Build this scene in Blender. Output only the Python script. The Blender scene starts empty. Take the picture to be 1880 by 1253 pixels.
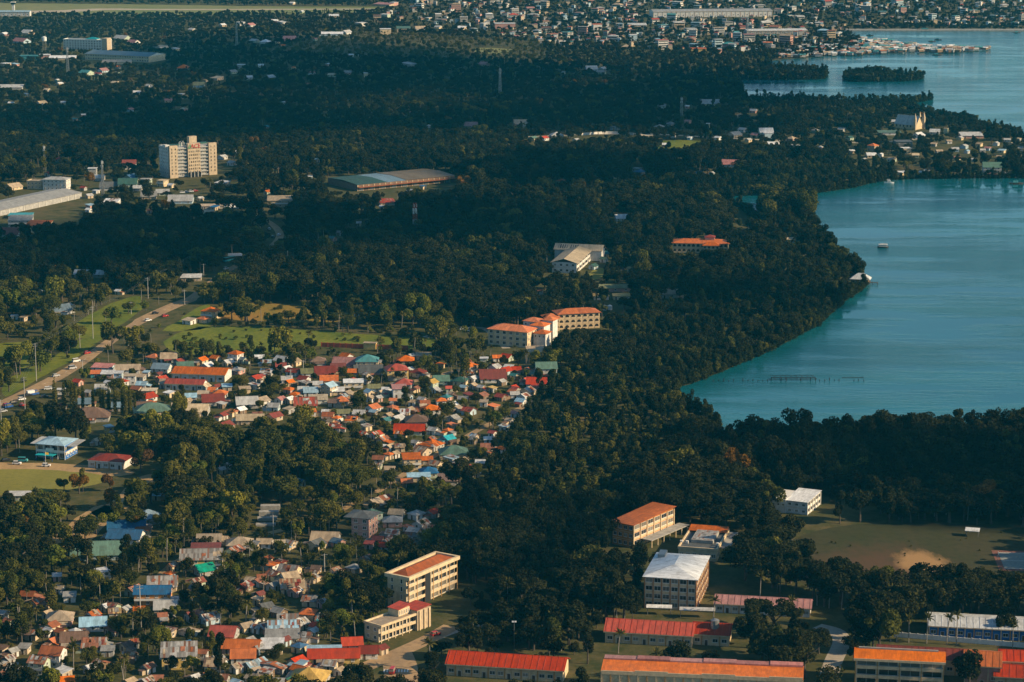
import bpy, math, random
import numpy as np
from mathutils import Vector, Matrix
random.seed(7); RNG = np.random.default_rng(11)
SC = bpy.context.scene; COL = SC.collection
R = math.radians
# ---------------------------------------------------------------- camera
F_PX, CAM_H, PITCH = 4600.0, 320.0, math.atan(983.5/4600.0)       # focal length in photo pixels (1880 wide)
cam = bpy.data.objects.new('camera', bpy.data.cameras.new('camera')); COL.objects.link(cam)
cam.location = (0, 0, CAM_H); cam.rotation_euler = (math.pi/2-PITCH, 0, 0)
cam.data.sensor_width = 36; cam.data.lens = 36*F_PX/1880; cam.data.clip_start = 1; cam.data.clip_end = 60000
SC.camera = cam
# ---------------------------------------------------------------- light
SUN_AZ, SUN_EL = R(-12), R(27)                                    # direction towards the sun, from +X (right) turned towards the viewer
SUND = Vector((math.cos(SUN_AZ)*math.cos(SUN_EL), math.sin(SUN_AZ)*math.cos(SUN_EL), math.sin(SUN_EL)))
W = bpy.data.worlds.new('World'); SC.world = W; W.use_nodes = True
wn, wl = W.node_tree.nodes, W.node_tree.links
sky = wn.new('ShaderNodeTexSky'); sky.sky_type = 'NISHITA'; sky.sun_disc = False
sky.sun_elevation = SUN_EL; sky.sun_rotation = math.pi/2-SUN_AZ
sky.air_density = 1.0; sky.dust_density = 0.6; sky.ozone_density = 2.2
tint = wn.new('ShaderNodeMix'); tint.data_type = 'RGBA'; tint.blend_type = 'MULTIPLY'; tint.inputs[0].default_value = 1
tint.inputs[7].default_value = (0.86, 1.0, 1.0, 1)
wl.new(sky.outputs[0], tint.inputs[6]); wl.new(tint.outputs[2], wn['Background'].inputs[0])
wn['Background'].inputs[1].default_value = 0.085
sun = bpy.data.objects.new('sun', bpy.data.lights.new('sun', 'SUN')); COL.objects.link(sun)
sun.data.energy = 5.0; sun.data.angle = R(0.5); sun.data.color = (1.0, 0.76, 0.47)
sun.rotation_euler = SUND.to_track_quat('Z', 'Y').to_euler()
SC.view_settings.view_transform = 'Standard'; SC.view_settings.look = 'None'
SC.view_settings.exposure = 0.62; SC.view_settings.gamma = 1.0
SC.cycles.max_bounces = 5; SC.cycles.diffuse_bounces = 2; SC.cycles.glossy_bounces = 2
SC.cycles.transmission_bounces = 2; SC.cycles.volume_bounces = 0; SC.cycles.transparent_max_bounces = 8
SC.cycles.use_denoising = True
HAZE_D = 0.000030
# ---------------------------------------------------------------- photo pixel -> place on the ground (height z) and back
_cp, _sp = math.cos(PITCH), math.sin(PITCH)
def G(px, py, z=0.0):
    u = (px-940.0)/F_PX; v = (626.5-py)/F_PX
    dy = _cp+v*_sp; dz = -_sp+v*_cp
    t = (z-CAM_H)/dz
    return (u*t, dy*t)
def PX(x, y, z=0.0):
    dz = z-CAM_H
    f = y*_cp-dz*_sp; up = y*_sp+dz*_cp
    return 940+F_PX*x/f, 626.5-F_PX*up/f
def SCL(y, z=0.0): return F_PX/(y*_cp-(z-CAM_H)*_sp)               # photo pixels per metre
# ---------------------------------------------------------------- materials
MATS = {}
def nodes_of(name):
    m = bpy.data.materials.new(name); m.use_nodes = True
    return m, m.node_tree.nodes, m.node_tree.links, m.node_tree.nodes['Principled BSDF']
def mixc(n, l, fac, a, b, mode='MIX'):
    x = n.new('ShaderNodeMix'); x.data_type = 'RGBA'; x.blend_type = mode
    for s, v in ((0, fac), (6, a), (7, b)):
        if isinstance(v, (int, float)): x.inputs[s].default_value = v
        elif isinstance(v, tuple): x.inputs[s].default_value = (*v, 1)[:4]
        else: l.new(v, x.inputs[s])
    return x.outputs[2]
def math_n(n, l, op, a, b=0.0):
    x = n.new('ShaderNodeMath'); x.operation = op
    for i, v in enumerate((a, b)):
        if isinstance(v, (int, float)): x.inputs[i].default_value = v
        else: l.new(v, x.inputs[i])
    return x.outputs[0]
def noise(n, l, vec, scale, detail=4, rough=.6):
    x = n.new('ShaderNodeTexNoise'); x.inputs['Scale'].default_value = scale; x.inputs['Detail'].default_value = detail
    x.inputs['Roughness'].default_value = rough; l.new(vec, x.inputs['Vector']); return x.outputs['Fac']
def ramp(n, l, fac, *stops):
    x = n.new('ShaderNodeValToRGB'); e = x.color_ramp.elements
    while len(e) < len(stops): e.new(.5)
    for i, (p, c) in enumerate(stops): e[i].position = p; e[i].color = (*c, 1) if len(c) == 3 else c
    l.new(fac, x.inputs[0]); return x.outputs[0]
def mapping(n, l, vec, scale):
    x = n.new('ShaderNodeMapping'); x.inputs['Scale'].default_value = scale; l.new(vec, x.inputs[0]); return x.outputs[0]
def bump(n, l, p, h, strength, dist):
    b = n.new('ShaderNodeBump'); b.inputs['Strength'].default_value = strength; b.inputs['Distance'].default_value = dist
    l.new(h, b.inputs['Height']); l.new(b.outputs[0], p.inputs['Normal'])
def mul(c, k): return tuple(min(1, x*k) for x in c)
def plain(name, c, rough=.7, var=.25, scale=.6, metal=0):
    """painted plaster, concrete, wood, paint: colour with broad stains and fine dirt"""
    if name in MATS: return MATS[name]
    m, n, l, p = nodes_of(name); tc = n.new('ShaderNodeTexCoord')
    f1 = noise(n, l, tc.outputs['Object'], scale, 5, .65)
    f2 = noise(n, l, mapping(n, l, tc.outputs['Object'], (2.5, 2.5, .35)), 1.3, 3)
    c1 = mixc(n, l, ramp(n, l, f1, (.35, (0, 0, 0)), (.7, (1, 1, 1))), mul(c, 1-var), mul(c, 1+var*.35))
    c2 = mixc(n, l, ramp(n, l, f2, (.55, (0, 0, 0)), (.8, (var, var, var))), c1, mul(c, .45))
    oi = n.new('ShaderNodeObjectInfo')
    l.new(c2, p.inputs['Base Color']); p.inputs['Roughness'].default_value = rough; p.inputs['Metallic'].default_value = metal
    p.inputs['Specular IOR Level'].default_value = .25
    MATS[name] = m; return m
RC = dict(orange=(.64,.165,.030), red=(.46,.060,.026), dred=(.24,.050,.034), rust=(.32,.115,.055), tan=(.44,.345,.235), cream=(.60,.49,.33),
          grey=(.30,.30,.285), lgrey=(.47,.475,.46), white=(.70,.715,.71), blue=(.035,.13,.27), lblue=(.32,.50,.62), teal=(.06,.24,.25), green=(.11,.20,.155),
          bgreen=(.02,.36,.24), brown=(.19,.12,.085), dgrey=(.125,.135,.135), pink=(.45,.21,.19), olive=(.23,.235,.11), yellow=(.60,.41,.14), bgrey=(.17,.255,.32),
          dgreen=(.035,.11,.085), turq=(.05,.36,.42), dtan=(.20,.165,.115), brick=(.31,.10,.045))
WC = dict(white=(.62,.61,.57), cream=(.62,.485,.30), tan=(.48,.38,.26), grey=(.36,.355,.335), yellow=(.62,.44,.15), pink=(.52,.29,.235), lgreen=(.40,.47,.36),
          lblue=(.40,.52,.58), wood=(.20,.135,.085), blue=(.03,.14,.42), teal=(.08,.30,.32), orange=(.55,.25,.08), brown=(.2,.13,.09), dgrey=(.14,.14,.14))
def roofm(col, patched=False):
    """corrugated sheet: stripe from sheet to sheet, rust and weather streaks down the slope, ribs as fine relief"""
    key = 'roof_'+col+('_patched' if patched else '')
    if key in MATS: return MATS[key]
    c = RC[col]; m, n, l, p = nodes_of(key); tc = n.new('ShaderNodeTexCoord'); ob = tc.outputs['Object']
    oi = n.new('ShaderNodeObjectInfo')
    sx = n.new('ShaderNodeSeparateXYZ'); l.new(ob, sx.inputs[0])
    a = math_n(n, l, 'FLOOR', math_n(n, l, 'MULTIPLY', sx.outputs[0], 1/.85))
    b = math_n(n, l, 'FLOOR', math_n(n, l, 'MULTIPLY', sx.outputs[1], 1/2.6))
    cv = n.new('ShaderNodeCombineXYZ'); l.new(a, cv.inputs[0]); l.new(b, cv.inputs[1]); l.new(math_n(n, l, 'MULTIPLY', oi.outputs['Random'], 97.), cv.inputs[2])
    wn_ = n.new('ShaderNodeTexWhiteNoise'); wn_.noise_dimensions = '3D'; l.new(cv.outputs[0], wn_.inputs[0])
    if patched:
        base = ramp(n, l, wn_.outputs[0], (0, mul(c, .55)), (.2, c), (.46, (.24, .115, .07)), (.6, mul(c, 1.12)), (.78, mul(c, .8)), (.90, (.38, .36, .33)), (.96, (.15, .10, .08)))
        base.node.color_ramp.interpolation = 'CONSTANT'
    else:
        base = mixc(n, l, ramp(n, l, wn_.outputs[0], (0, (0, 0, 0)), (1, (1, 1, 1))), mul(c, .84), mul(c, 1.10))
    ad = n.new('ShaderNodeVectorMath'); ad.operation = 'ADD'; l.new(ob, ad.inputs[0]); l.new(cv.outputs[0], ad.inputs[1])
    f1 = noise(n, l, mapping(n, l, ob, (1.6, .3, .3)), 1.0, 5, .7)
    f2 = noise(n, l, ob, .35, 4, .65)
    c1 = mixc(n, l, ramp(n, l, f1, (.44, (0, 0, 0)), (.72, (.7, .7, .7))), base, mul(c, .5) if not patched else (.13, .075, .045))
    c2 = mixc(n, l, ramp(n, l, f2, (.48, (0, 0, 0)), (.76, (.6, .6, .6))), c1, mixc(n, l, .5, (.10, .075, .05), mul(c, .55)))
    b3 = math_n(n, l, 'FLOOR', math_n(n, l, 'MULTIPLY', sx.outputs[0], 1/3.1)); w3 = n.new('ShaderNodeTexWhiteNoise'); w3.noise_dimensions = '1D'; l.new(math_n(n, l, 'ADD', b3, math_n(n, l, 'MULTIPLY', oi.outputs['Random'], 55.)), w3.inputs['W'])
    c2 = mixc(n, l, ramp(n, l, w3.outputs[0], (.3, (0, 0, 0)), (1, (.32, .32, .32))), c2, mixc(n, l, 1.0, c2, (.62, .58, .56), 'MULTIPLY'))
    hs = n.new('ShaderNodeHueSaturation'); l.new(math_n(n, l, 'ADD', math_n(n, l, 'MULTIPLY', oi.outputs['Random'], .22), .90), hs.inputs['Saturation'])
    l.new(math_n(n, l, 'ADD', math_n(n, l, 'MULTIPLY', math_n(n, l, 'FRACT', math_n(n, l, 'MULTIPLY', oi.outputs['Random'], 7.3)), .40), .72), hs.inputs['Value']); l.new(c2, hs.inputs['Color'])
    l.new(hs.outputs[0], p.inputs['Base Color']); p.inputs['Roughness'].default_value = .62; p.inputs['Specular IOR Level'].default_value = .3
    wv = n.new('ShaderNodeTexWave'); wv.inputs['Scale'].default_value = 1.1; l.new(ob, wv.inputs[0])
    bump(n, l, p, wv.outputs['Fac'], .35, .06)
    MATS[key] = m; return m
def wallm(col): return plain('wall_'+col, WC[col], .85, .3, .5)
def glass_mat():
    m, n, l, p = nodes_of('window_glass'); tc = n.new('ShaderNodeTexCoord'); oi = n.new('ShaderNodeObjectInfo')
    l.new(ramp(n, l, oi.outputs['Random'], (0, (.010, .013, .015)), (.6, (.035, .038, .04)), (.72, (.13, .115, .09)), (1, (.26, .235, .19))), p.inputs['Base Color'])
    p.inputs['Roughness'].default_value = .12; MATS['glass'] = m
glass_mat()
plain('concrete', (.36, .345, .31), .85, .35, .4); plain('trim_white', (.70, .68, .62), .7, .18, .7); plain('trim_cream', (.62, .48, .30), .75, .28, .6)
plain('dark_wood', (.09, .06, .04), .8); plain('bark', (.10, .082, .062), .9, .4, 1.2); plain('palm_bark', (.26, .235, .20), .9, .3, 1.5)
plain('steel', (.30, .31, .31), .45, .2, 1, .6); plain('steel_red', (.42, .09, .05), .5, .2, 1); plain('steel_white', (.66, .66, .64), .5, .2, 1)
plain('dark_void', (.018, .018, .017), .9); plain('rubber', (.02, .02, .02), .8); plain('pen_wood', (.022, .02, .018), .9); plain('net', (.05, .06, .06), .9); plain('pole_concrete', (.42, .40, .36), .85)  # near-black void colour: the dark of openings painted on a closed surface
for nm, c in dict(white=(.75, .75, .73), red=(.42, .03, .025), blue=(.03, .10, .32), silver=(.42, .43, .44), black=(.02, .02, .022), green=(.05, .2, .09), turquoise=(.05, .33, .36), yellow=(.6, .40, .05), orange=(.5, .16, .03)).items():
    m_ = plain('paint_'+nm, c, .3, .08, .8); m_.node_tree.nodes['Principled BSDF'].inputs['Specular IOR Level'].default_value = .5
def leafm(name, c1, c2, c3, trans=.25):
    m, n, l, p = nodes_of(name); oi = n.new('ShaderNodeObjectInfo'); tc = n.new('ShaderNodeTexCoord'); ge = n.new('ShaderNodeNewGeometry')
    rr = ramp(n, l, oi.outputs['Random'], (0, c1), (.5, c2), (1, c3))
    f = noise(n, l, tc.outputs['Object'], .55, 3)
    cc = mixc(n, l, ramp(n, l, f, (.35, (0, 0, 0)), (.7, (1, 1, 1))), mixc(n, l, 1.0, rr, (.62, .66, .7), 'MULTIPLY'), rr)
    ri = mixc(n, l, ge.outputs['Random Per Island'], cc, mixc(n, l, 1.0, cc, (1.5, 1.4, 1.1), 'MULTIPLY'))
    d = n.new('ShaderNodeBsdfDiffuse'); t = n.new('ShaderNodeBsdfTranslucent'); mx = n.new('ShaderNodeMixShader'); mx.inputs[0].default_value = trans
    l.new(ri, d.inputs[0]); l.new(ri, t.inputs[0]); l.new(d.outputs[0], mx.inputs[1]); l.new(t.outputs[0], mx.inputs[2])
    l.new(mx.outputs[0], n['Material Output'].inputs[0]); n.remove(p); MATS[name] = m
leafm('leaf_dark', (.018, .021, .010), (.027, .030, .013), (.042, .043, .017))  # darkened so the leaf colour carries some of the forest shade
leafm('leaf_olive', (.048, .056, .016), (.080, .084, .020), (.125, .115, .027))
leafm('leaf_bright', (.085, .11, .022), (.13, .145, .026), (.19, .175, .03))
leafm('leaf_rust', (.15, .085, .018), (.20, .10, .018), (.10, .058, .028))
leafm('leaf_mangrove', (.016, .022, .012), (.026, .033, .014), (.046, .052, .018))
leafm('leaf_palm', (.040, .046, .018), (.070, .070, .022), (.12, .105, .030))
# ---------------------------------------------------------------- mesh builder
class MB:
    def __init__(s): s.v = []; s.f = []; s.m = []
    def quad(s, pts, mi=0):
        k = len(s.v); s.v += [tuple(p) for p in pts]; s.f.append(tuple(range(k, k+len(pts)))); s.m.append(mi)
    def box(s, x0, x1, y0, y1, z0, z1, mi=0):
        k = len(s.v)
        s.v += [(x0,y0,z0),(x1,y0,z0),(x1,y1,z0),(x0,y1,z0),(x0,y0,z1),(x1,y0,z1),(x1,y1,z1),(x0,y1,z1)]
        for q in ((0,3,2,1),(4,5,6,7),(0,1,5,4),(1,2,6,5),(2,3,7,6),(3,0,4,7)): s.f.append(tuple(k+i for i in q)); s.m.append(mi)
    def prism(s, low, high, mi=0, cap=True):
        k = len(s.v); nn = len(low); s.v += [tuple(p) for p in low]+[tuple(p) for p in high]
        for i in range(nn):
            j = (i+1) % nn; s.f.append((k+i, k+j, k+nn+j, k+nn+i)); s.m.append(mi)
        if cap:
            s.f.append(tuple(range(k+nn-1, k-1, -1))); s.f.append(tuple(range(k+nn, k+2*nn))); s.m += [mi, mi]
    def tube(s, pts, rad, n=6, mi=0):
        rings = []
        for i, p in enumerate(pts):
            p = Vector(p); a = Vector(pts[max(0, i-1)]); b = Vector(pts[min(len(pts)-1, i+1)]); d = (b-a).normalized()
            e = d.orthogonal().normalized() if abs(d.z) < .95 else Vector((1, 0, 0)).cross(d).normalized(); g = d.cross(e)
            r = rad[i] if isinstance(rad, (list, tuple)) else rad
            k = len(s.v); s.v += [tuple(p+(e*math.cos(t)+g*math.sin(t))*r) for t in (2*math.pi*q/n for q in range(n))]; rings.append(k)
        for a, b in zip(rings, rings[1:]):
            for q in range(n): s.f.append((a+q, a+(q+1) % n, b+(q+1) % n, b+q)); s.m.append(mi)
        s.f.append(tuple(rings[0]+q for q in range(n-1, -1, -1))); s.f.append(tuple(rings[-1]+q for q in range(n))); s.m += [mi, mi]
    def mesh(s, name, mats):
        me = bpy.data.meshes.new(name); me.from_pydata(s.v, [], s.f)
        for m in (mats if isinstance(mats, (list, tuple)) else [mats]): me.materials.append(MATS[m] if isinstance(m, str) else m)
        me.polygons.foreach_set('material_index', s.m); me.update(); return me
    def build(s, name, mats, parent=None, loc=(0, 0, 0), rz=0.0): return obj(name, s.mesh(name, mats), parent, loc, rz)
def obj(name, me, parent=None, loc=(0, 0, 0), rz=0.0):
    o = bpy.data.objects.new(name, me); COL.objects.link(o); o.parent = parent; o.location = loc
    if rz: o.rotation_euler = (0, 0, rz)
    return o
def empty(name, loc=(0, 0, 0), rz=0.0): return obj(name, None, None, loc, rz)
LABELS = set()
def tag(o, label=None, cat=None, group=None, kind=None):
    if label: o['label'] = label; LABELS.add(label)
    if cat: o['category'] = cat
    if group: o['group'] = group
    if kind: o['kind'] = kind
    return o
def copy_tree(o, parent=None):
    c = o.copy(); COL.objects.link(c); c.parent = parent
    for ch in o.children: copy_tree(ch, c)
    return c
CACHE = {}
def cached(key, fn):
    if key not in CACHE: CACHE[key] = fn()
    return CACHE[key]
# ---------------------------------------------------------------- occupied ground (for planting) and screened rectangles
FOOT = []      # (cx, cy, ang, halfw, halfd)
KEEP = []      # (x0, y0, x1, y1, ybase): photo area that nearer trees leave clear
def occupy(cx, cy, ang, w, d): FOOT.append((cx, cy, ang, w/2, d/2))
# ---------------------------------------------------------------- setting: ground and water
def ground_mat():
    m, n, l, p = nodes_of('ground_earth'); tc = n.new('ShaderNodeTexCoord'); ob = tc.outputs['Object']
    f1 = noise(n, l, ob, .012, 5, .6); f2 = noise(n, l, ob, .11, 6, .7); f3 = noise(n, l, ob, .9, 3)
    c = mixc(n, l, ramp(n, l, f2, (.38, (0, 0, 0)), (.66, (1, 1, 1))), (.045, .056, .016), (.120, .098, .038))
    c = mixc(n, l, ramp(n, l, f1, (.55, (0, 0, 0)), (.75, (.7, .7, .7))), c, (.18, .125, .058))
    c = mixc(n, l, ramp(n, l, f3, (.3, (.35, .35, .35)), (.7, (0, 0, 0))), c, (.02, .022, .012))
    l.new(c, p.inputs['Base Color']); p.inputs['Roughness'].default_value = .95; p.inputs['Specular IOR Level'].default_value = .1; MATS['ground'] = m
ground_mat()
def field_mat(name, a, b, d, s1=.03, s2=.4, rows=0):
    m, n, l, p = nodes_of(name); tc = n.new('ShaderNodeTexCoord'); ob = tc.outputs['Object']
    f1 = noise(n, l, mapping(n, l, ob, (1, .45, 1)), s1, 5, .62); f2 = noise(n, l, ob, s2, 5, .7)
    c = mixc(n, l, ramp(n, l, f1, (.36, (0, 0, 0)), (.62, (1, 1, 1))), a, b)
    c = mixc(n, l, ramp(n, l, f2, (.45, (0, 0, 0)), (.75, (.8, .8, .8))), c, d)
    if rows:
        wv = n.new('ShaderNodeTexWave'); wv.inputs['Scale'].default_value = rows; wv.inputs['Distortion'].default_value = 4; wv.bands_direction = 'Y'
        l.new(ob, wv.inputs[0]); c = mixc(n, l, math_n(n, l, 'MULTIPLY', wv.outputs['Fac'], .55), c, d)
    l.new(c, p.inputs['Base Color']); p.inputs['Roughness'].default_value = .95; p.inputs['Specular IOR Level'].default_value = .1; MATS[name] = m
field_mat('grass_lush', (.105, .145, .016), (.21, .215, .022), (.045, .062, .013), .05, .35, .22)
field_mat('grass_lawn', (.17, .16, .035), (.22, .20, .045), (.11, .12, .03))
field_mat('grass_dry', (.19, .15, .028), (.30, .155, .032), (.08, .088, .02))
field_mat('grass_field', (.040, .046, .017), (.060, .052, .024), (.026, .030, .013), .02, .25)
field_mat('grass_far', (.15, .17, .06), (.20, .19, .08), (.10, .12, .05), .008, .05)
field_mat('earth_bare', (.30, .20, .10), (.40, .27, .13), (.20, .13, .065), .06, .5)
field_mat('earth_patch', (.34, .20, .075), (.42, .27, .11), (.22, .12, .05), .1, .5)
field_mat('asphalt', (.40, .27, .145), (.28, .195, .115), (.16, .115, .07), .10, .35)
field_mat('asphalt_dark', (.075, .07, .062), (.10, .092, .08), (.05, .047, .043), .08, .5)
field_mat('paving', (.33, .29, .23), (.40, .35, .28), (.24, .21, .17), .1, .6)
field_mat('sand', (.34, .29, .21), (.42, .36, .27), (.24, .2, .15), .05, .3)
def water_mat():
    m, n, l, p = nodes_of('lagoon_water'); tc = n.new('ShaderNodeTexCoord'); ob = tc.outputs['Object']
    f = noise(n, l, mapping(n, l, ob, (.35, 1, 1)), .006, 5, .6)
    l.new(mixc(n, l, ramp(n, l, f, (.35, (0, 0, 0)), (.7, (1, 1, 1))), (.003, .068, .098), (.009, .122, .150)), p.inputs['Base Color'])
    st = noise(n, l, mapping(n, l, ob, (.22, 1, 1)), .028, 6, .68); st2 = noise(n, l, mapping(n, l, ob, (.4, 1, 1)), .0065, 4, .6)     # wind streaks: rippled and slick water
    wind = ramp(n, l, math_n(n, l, 'ADD', math_n(n, l, 'MULTIPLY', st, .55), math_n(n, l, 'MULTIPLY', st2, .5)), (.47, (0, 0, 0)), (.58, (1, 1, 1)))
    l.new(math_n(n, l, 'ADD', math_n(n, l, 'MULTIPLY', wind, .12), .02), p.inputs['Roughness'])
    p.inputs['IOR'].default_value = 1.33
    f2 = noise(n, l, mapping(n, l, ob, (.5, 1, 1)), .55, 4, .65)
    bump(n, l, p, math_n(n, l, 'MULTIPLY', f2, math_n(n, l, 'ADD', math_n(n, l, 'MULTIPLY', wind, .9), .05)), .9, .55); MATS['water'] = m
water_mat()
def smooth_poly(pts, sub=4, jit=0.0, seed=1):
    """closed Catmull-Rom through the points, with a little uneven edge"""
    rr = random.Random(seed); out = []; n = len(pts)
    for i in range(n):
        p0, p1, p2, p3 = (Vector(pts[(i+k-1) % n]) for k in range(4))
        for s in range(sub):
            t = s/sub
            q = .5*((2*p1)+(p2-p0)*t+(2*p0-5*p1+4*p2-p3)*t*t+(3*p1-p0-3*p2+p3)*t**3)
            out.append((q.x+rr.uniform(-jit, jit), q.y+rr.uniform(-jit, jit)))
    return out
from mathutils.geometry import tessellate_polygon
def sheet(name, pxs, mat, z, sub=1, jit=0, world=False, keep_edge=False):
    P = [tuple(p) for p in pxs] if world else [G(x, y) for x, y in pxs]
    if sub > 1: P = smooth_poly(P, sub, jit, len(name))
    tri = tessellate_polygon([[Vector((x, y, 0)) for x, y in P]])
    me = bpy.data.meshes.new(name); fs = []
    for a, b, c in tri:
        (ax, ay), (bx, by), (cx, cy) = P[a], P[b], P[c]
        fs.append((a, b, c) if (bx-ax)*(cy-ay)-(by-ay)*(cx-ax) > 0 else (a, c, b))
    me.from_pydata([(x, y, z) for x, y in P], [], fs); me.materials.append(MATS[mat]); me.update()
    o = obj(name, me); o['kind'] = 'structure'
    return o, P
gnd = MB(); gnd.quad([(-16000, -6000, 0), (16000, -6000, 0), (16000, 26000, 0), (-16000, 26000, 0)]); tag(gnd.build('ground', 'ground'), kind='structure')
BAY1 = [(3200,810),(2400,800),(1880,803),(1700,807),(1500,811),(1400,818),(1348,826),(1322,818),(1310,810),(1323,803),(1316,785),(1290,765),(1250,742),(1215,722),(1240,712),
        (1265,706),(1330,681),(1420,641),(1484,607),(1505,595),(1553,552),(1590,527),(1578,508),(1552,482),(1522,452),(1497,422),(1491,395),(1470,383),(1430,380),(1392,375),(1400,388),(1406,410),(1396,412),
        (1380,396),(1356,380),(1318,371),(1318,362),(1400,359),(1480,357),(1560,346),(1622,333),(1700,329),(1880,328),(2100,326),(2400,330),(3200,340)]
BAY2 = [(3400,280),(2400,268),(2000,256),(1880,248),(1850,243),(1800,232),(1760,220),(1700,210),(1662,197),(1680,190),(1712,183),(1660,187),(1620,189),(1530,186),(1450,183),(1372,180),(1362,165),(1352,149),
        (1420,147.5),(1500,146.5),(1516,142),(1508,132),(1430,126),(1400,121),(1420,111),(1500,105),(1562,95),(1578,75),(1562,64),(1552,57.5),(1880,56),(2400,57),(3400,60)]
_, WP1 = sheet('lagoon_water', BAY1, 'water', .05, 4, .6); _, WP2 = sheet('bay_water', BAY2, 'water', .05, 4, .8)
ISL = [(1549,146),(1560,138),(1600,133),(1640,136),(1685,141),(1692,146),(1660,150),(1600,150.5),(1562,150)]
_, IP = sheet('island_ground', ISL, 'ground', .30, 4, .8)
BAN = []       # polygons without trees
def field(name, pxs, mat, z=.012, sub=4, jit=.8, ban=True):
    o, P = sheet(name, pxs, mat, z, sub, jit)
    if ban: BAN.append(P)
    return o
def worn_field():
    m = MATS['grass_field']; n, l = m.node_tree.nodes, m.node_tree.links; p = n['Principled BSDF']; old = p.inputs['Base Color'].links[0].from_socket
    ge = n.new('ShaderNodeTexCoord'); 
    def spot(px, py, rx, ry, lo, hi, warp):
        c = G(px, py); mp = n.new('ShaderNodeMapping'); mp.inputs['Location'].default_value = (-c[0]/rx, -c[1]/ry, 0); mp.inputs['Scale'].default_value = (1/rx, 1/ry, 0); l.new(ge.outputs['Object'], mp.inputs[0])
        ln = n.new('ShaderNodeVectorMath'); ln.operation = 'LENGTH'; l.new(mp.outputs[0], ln.inputs[0])
        nz = noise(n, l, mapping(n, l, ge.outputs['Object'], (.6, .25, 1)), .22, 6, .7)
        d = math_n(n, l, 'ADD', ln.outputs['Value'], math_n(n, l, 'MULTIPLY', math_n(n, l, 'SUBTRACT', nz, .5), warp))
        return ramp(n, l, d, (lo, (1, 1, 1)), (hi, (0, 0, 0)))
    c = mixc(n, l, spot(1630, 1040, 34, 40, .2, 1.2, 1.6), old, (.085, .052, .028))
    c = mixc(n, l, spot(1690, 1032, 13.5, 20, .55, 1.05, 1.0), c, (.31, .185, .08)); l.new(c, p.inputs['Base Color'])
worn_field()
field('green_field', [(300,628),(362,602),(470,600),(560,606),(640,612),(720,618),(795,622),(800,640),(700,640),(590,636),(480,652),(400,652),(330,648)], 'grass_lush')
field('dry_field', [(385,566),(470,556),(560,562),(665,574),(660,588),(560,592),(440,588),(385,582)], 'grass_dry')
field('meadow', [(345,575),(385,560),(385,600),(300,608),(330,588)], 'grass_lush')
field('school_lawn', [(-40,868),(60,862),(150,868),(203,874),(190,886),(120,900),(40,906),(-40,908)], 'grass_lawn')
field('schoolyard', [(-60,852),(60,850),(200,857),(245,868),(205,875),(150,869),(60,863),(-60,870)], 'earth_bare', .008)
field('sports_field', [(1440,1010),(1500,975),(1600,962),(1720,960),(1840,968),(1960,985),(1960,1120),(1850,1110),(1700,1100),(1560,1092),(1470,1070)], 'grass_field')
field('airfield', [(-200,6),(200,8),(500,12),(690,13),(700,20),(560,26),(300,28),(60,28),(-200,26)], 'grass_far')
field('runway', [(-200,18),(70,20),(180,16),(330,17),(690,16.2),(690,17.6),(330,19),(190,19),(90,24),(-200,24)], 'sand', .03, 3, 1)
field('yard_left', [(95,990),(130,960),(175,930),(215,935),(195,965),(150,1005),(110,1030)], 'earth_bare')
field('yard_path', [(250,880),(300,868),(320,880),(280,905),(200,950),(170,940),(215,915)], 'earth_bare')
field('meadow_left', [(120,610),(180,570),(230,548),(260,545),(250,565),(200,590),(160,620)], 'grass_lush')
field('road_verge', [(10,700),(60,672),(110,648),(150,622),(200,590),(250,560),(262,566),(215,602),(165,640),(115,672),(60,702),(10,728)], 'grass_lush', .010, 4, .8, False)
field('verge_left', [(-30,640),(40,628),(75,640),(60,670),(-30,690)], 'grass_lush')
field('coconut_clearing', [(870,90),(900,88),(945,92),(930,99),(880,98)], 'grass_far', .02)
field('tennis_yard', [(1078,505),(1100,492),(1118,498),(1110,508),(1088,514)], 'grass_lawn')
field('mid_clearing', [(1200,262),(1280,258),(1300,272),(1260,288),(1210,282)], 'grass_lush', .02)
# roads: centre line in photo pixels, width in metres
ROADS = []
def road(name, pxs, w, mat, z=.028):
    P = [Vector(G(x, y)) for x, y in pxs]
    Q = []
    for i in range(len(P)-1):
        p0, p1, p2, p3 = P[max(0, i-1)], P[i], P[i+1], P[min(len(P)-1, i+2)]
        for s in range(6):
            t = s/6; Q.append(.5*((2*p1)+(p2-p0)*t+(2*p0-5*p1+4*p2-p3)*t*t+(3*p1-p0-3*p2+p3)*t**3))
    Q.append(P[-1]); Lf, Rt = [], []
    for i, q in enumerate(Q):
        d = (Q[min(len(Q)-1, i+1)]-Q[max(0, i-1)]).normalized(); nrm = Vector((-d.y, d.x)); ww = w[min(len(w)-1, int(i/6))]/2 if isinstance(w, list) else w/2
        Lf.append((q+nrm*ww)); Rt.append((q-nrm*ww))
    b = MB(); k = len(Q); b.v = [(p.x, p.y, z) for p in Rt]+[(p.x, p.y, z) for p in Lf]
    b.f = [(i, i+1, k+i+1, k+i) for i in range(k-1)]; b.m = [0]*(k-1)
    o = tag(b.build(name, mat), kind='structure'); ROADS.append(([(q.x, q.y) for q in Q], (max(w) if isinstance(w, list) else w)/2+1.0)); return o, Q, Lf, Rt
main_road = road('main_road', [(-60,772),(0,744),(60,716),(120,684),(170,650),(215,618),(262,588),(318,562),(352,548),(385,522),(420,496),(470,470),(500,452),(514,432),(500,412),(470,395)], [9.5,9.5,9.5,9,8,8,11,11,8,7,6,6,6,6,5,5], 'asphalt')
road('side_street', [(575,1262),(640,1238),(700,1212),(745,1193),(790,1172),(830,1150)], 8, 'asphalt', .030)
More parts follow.
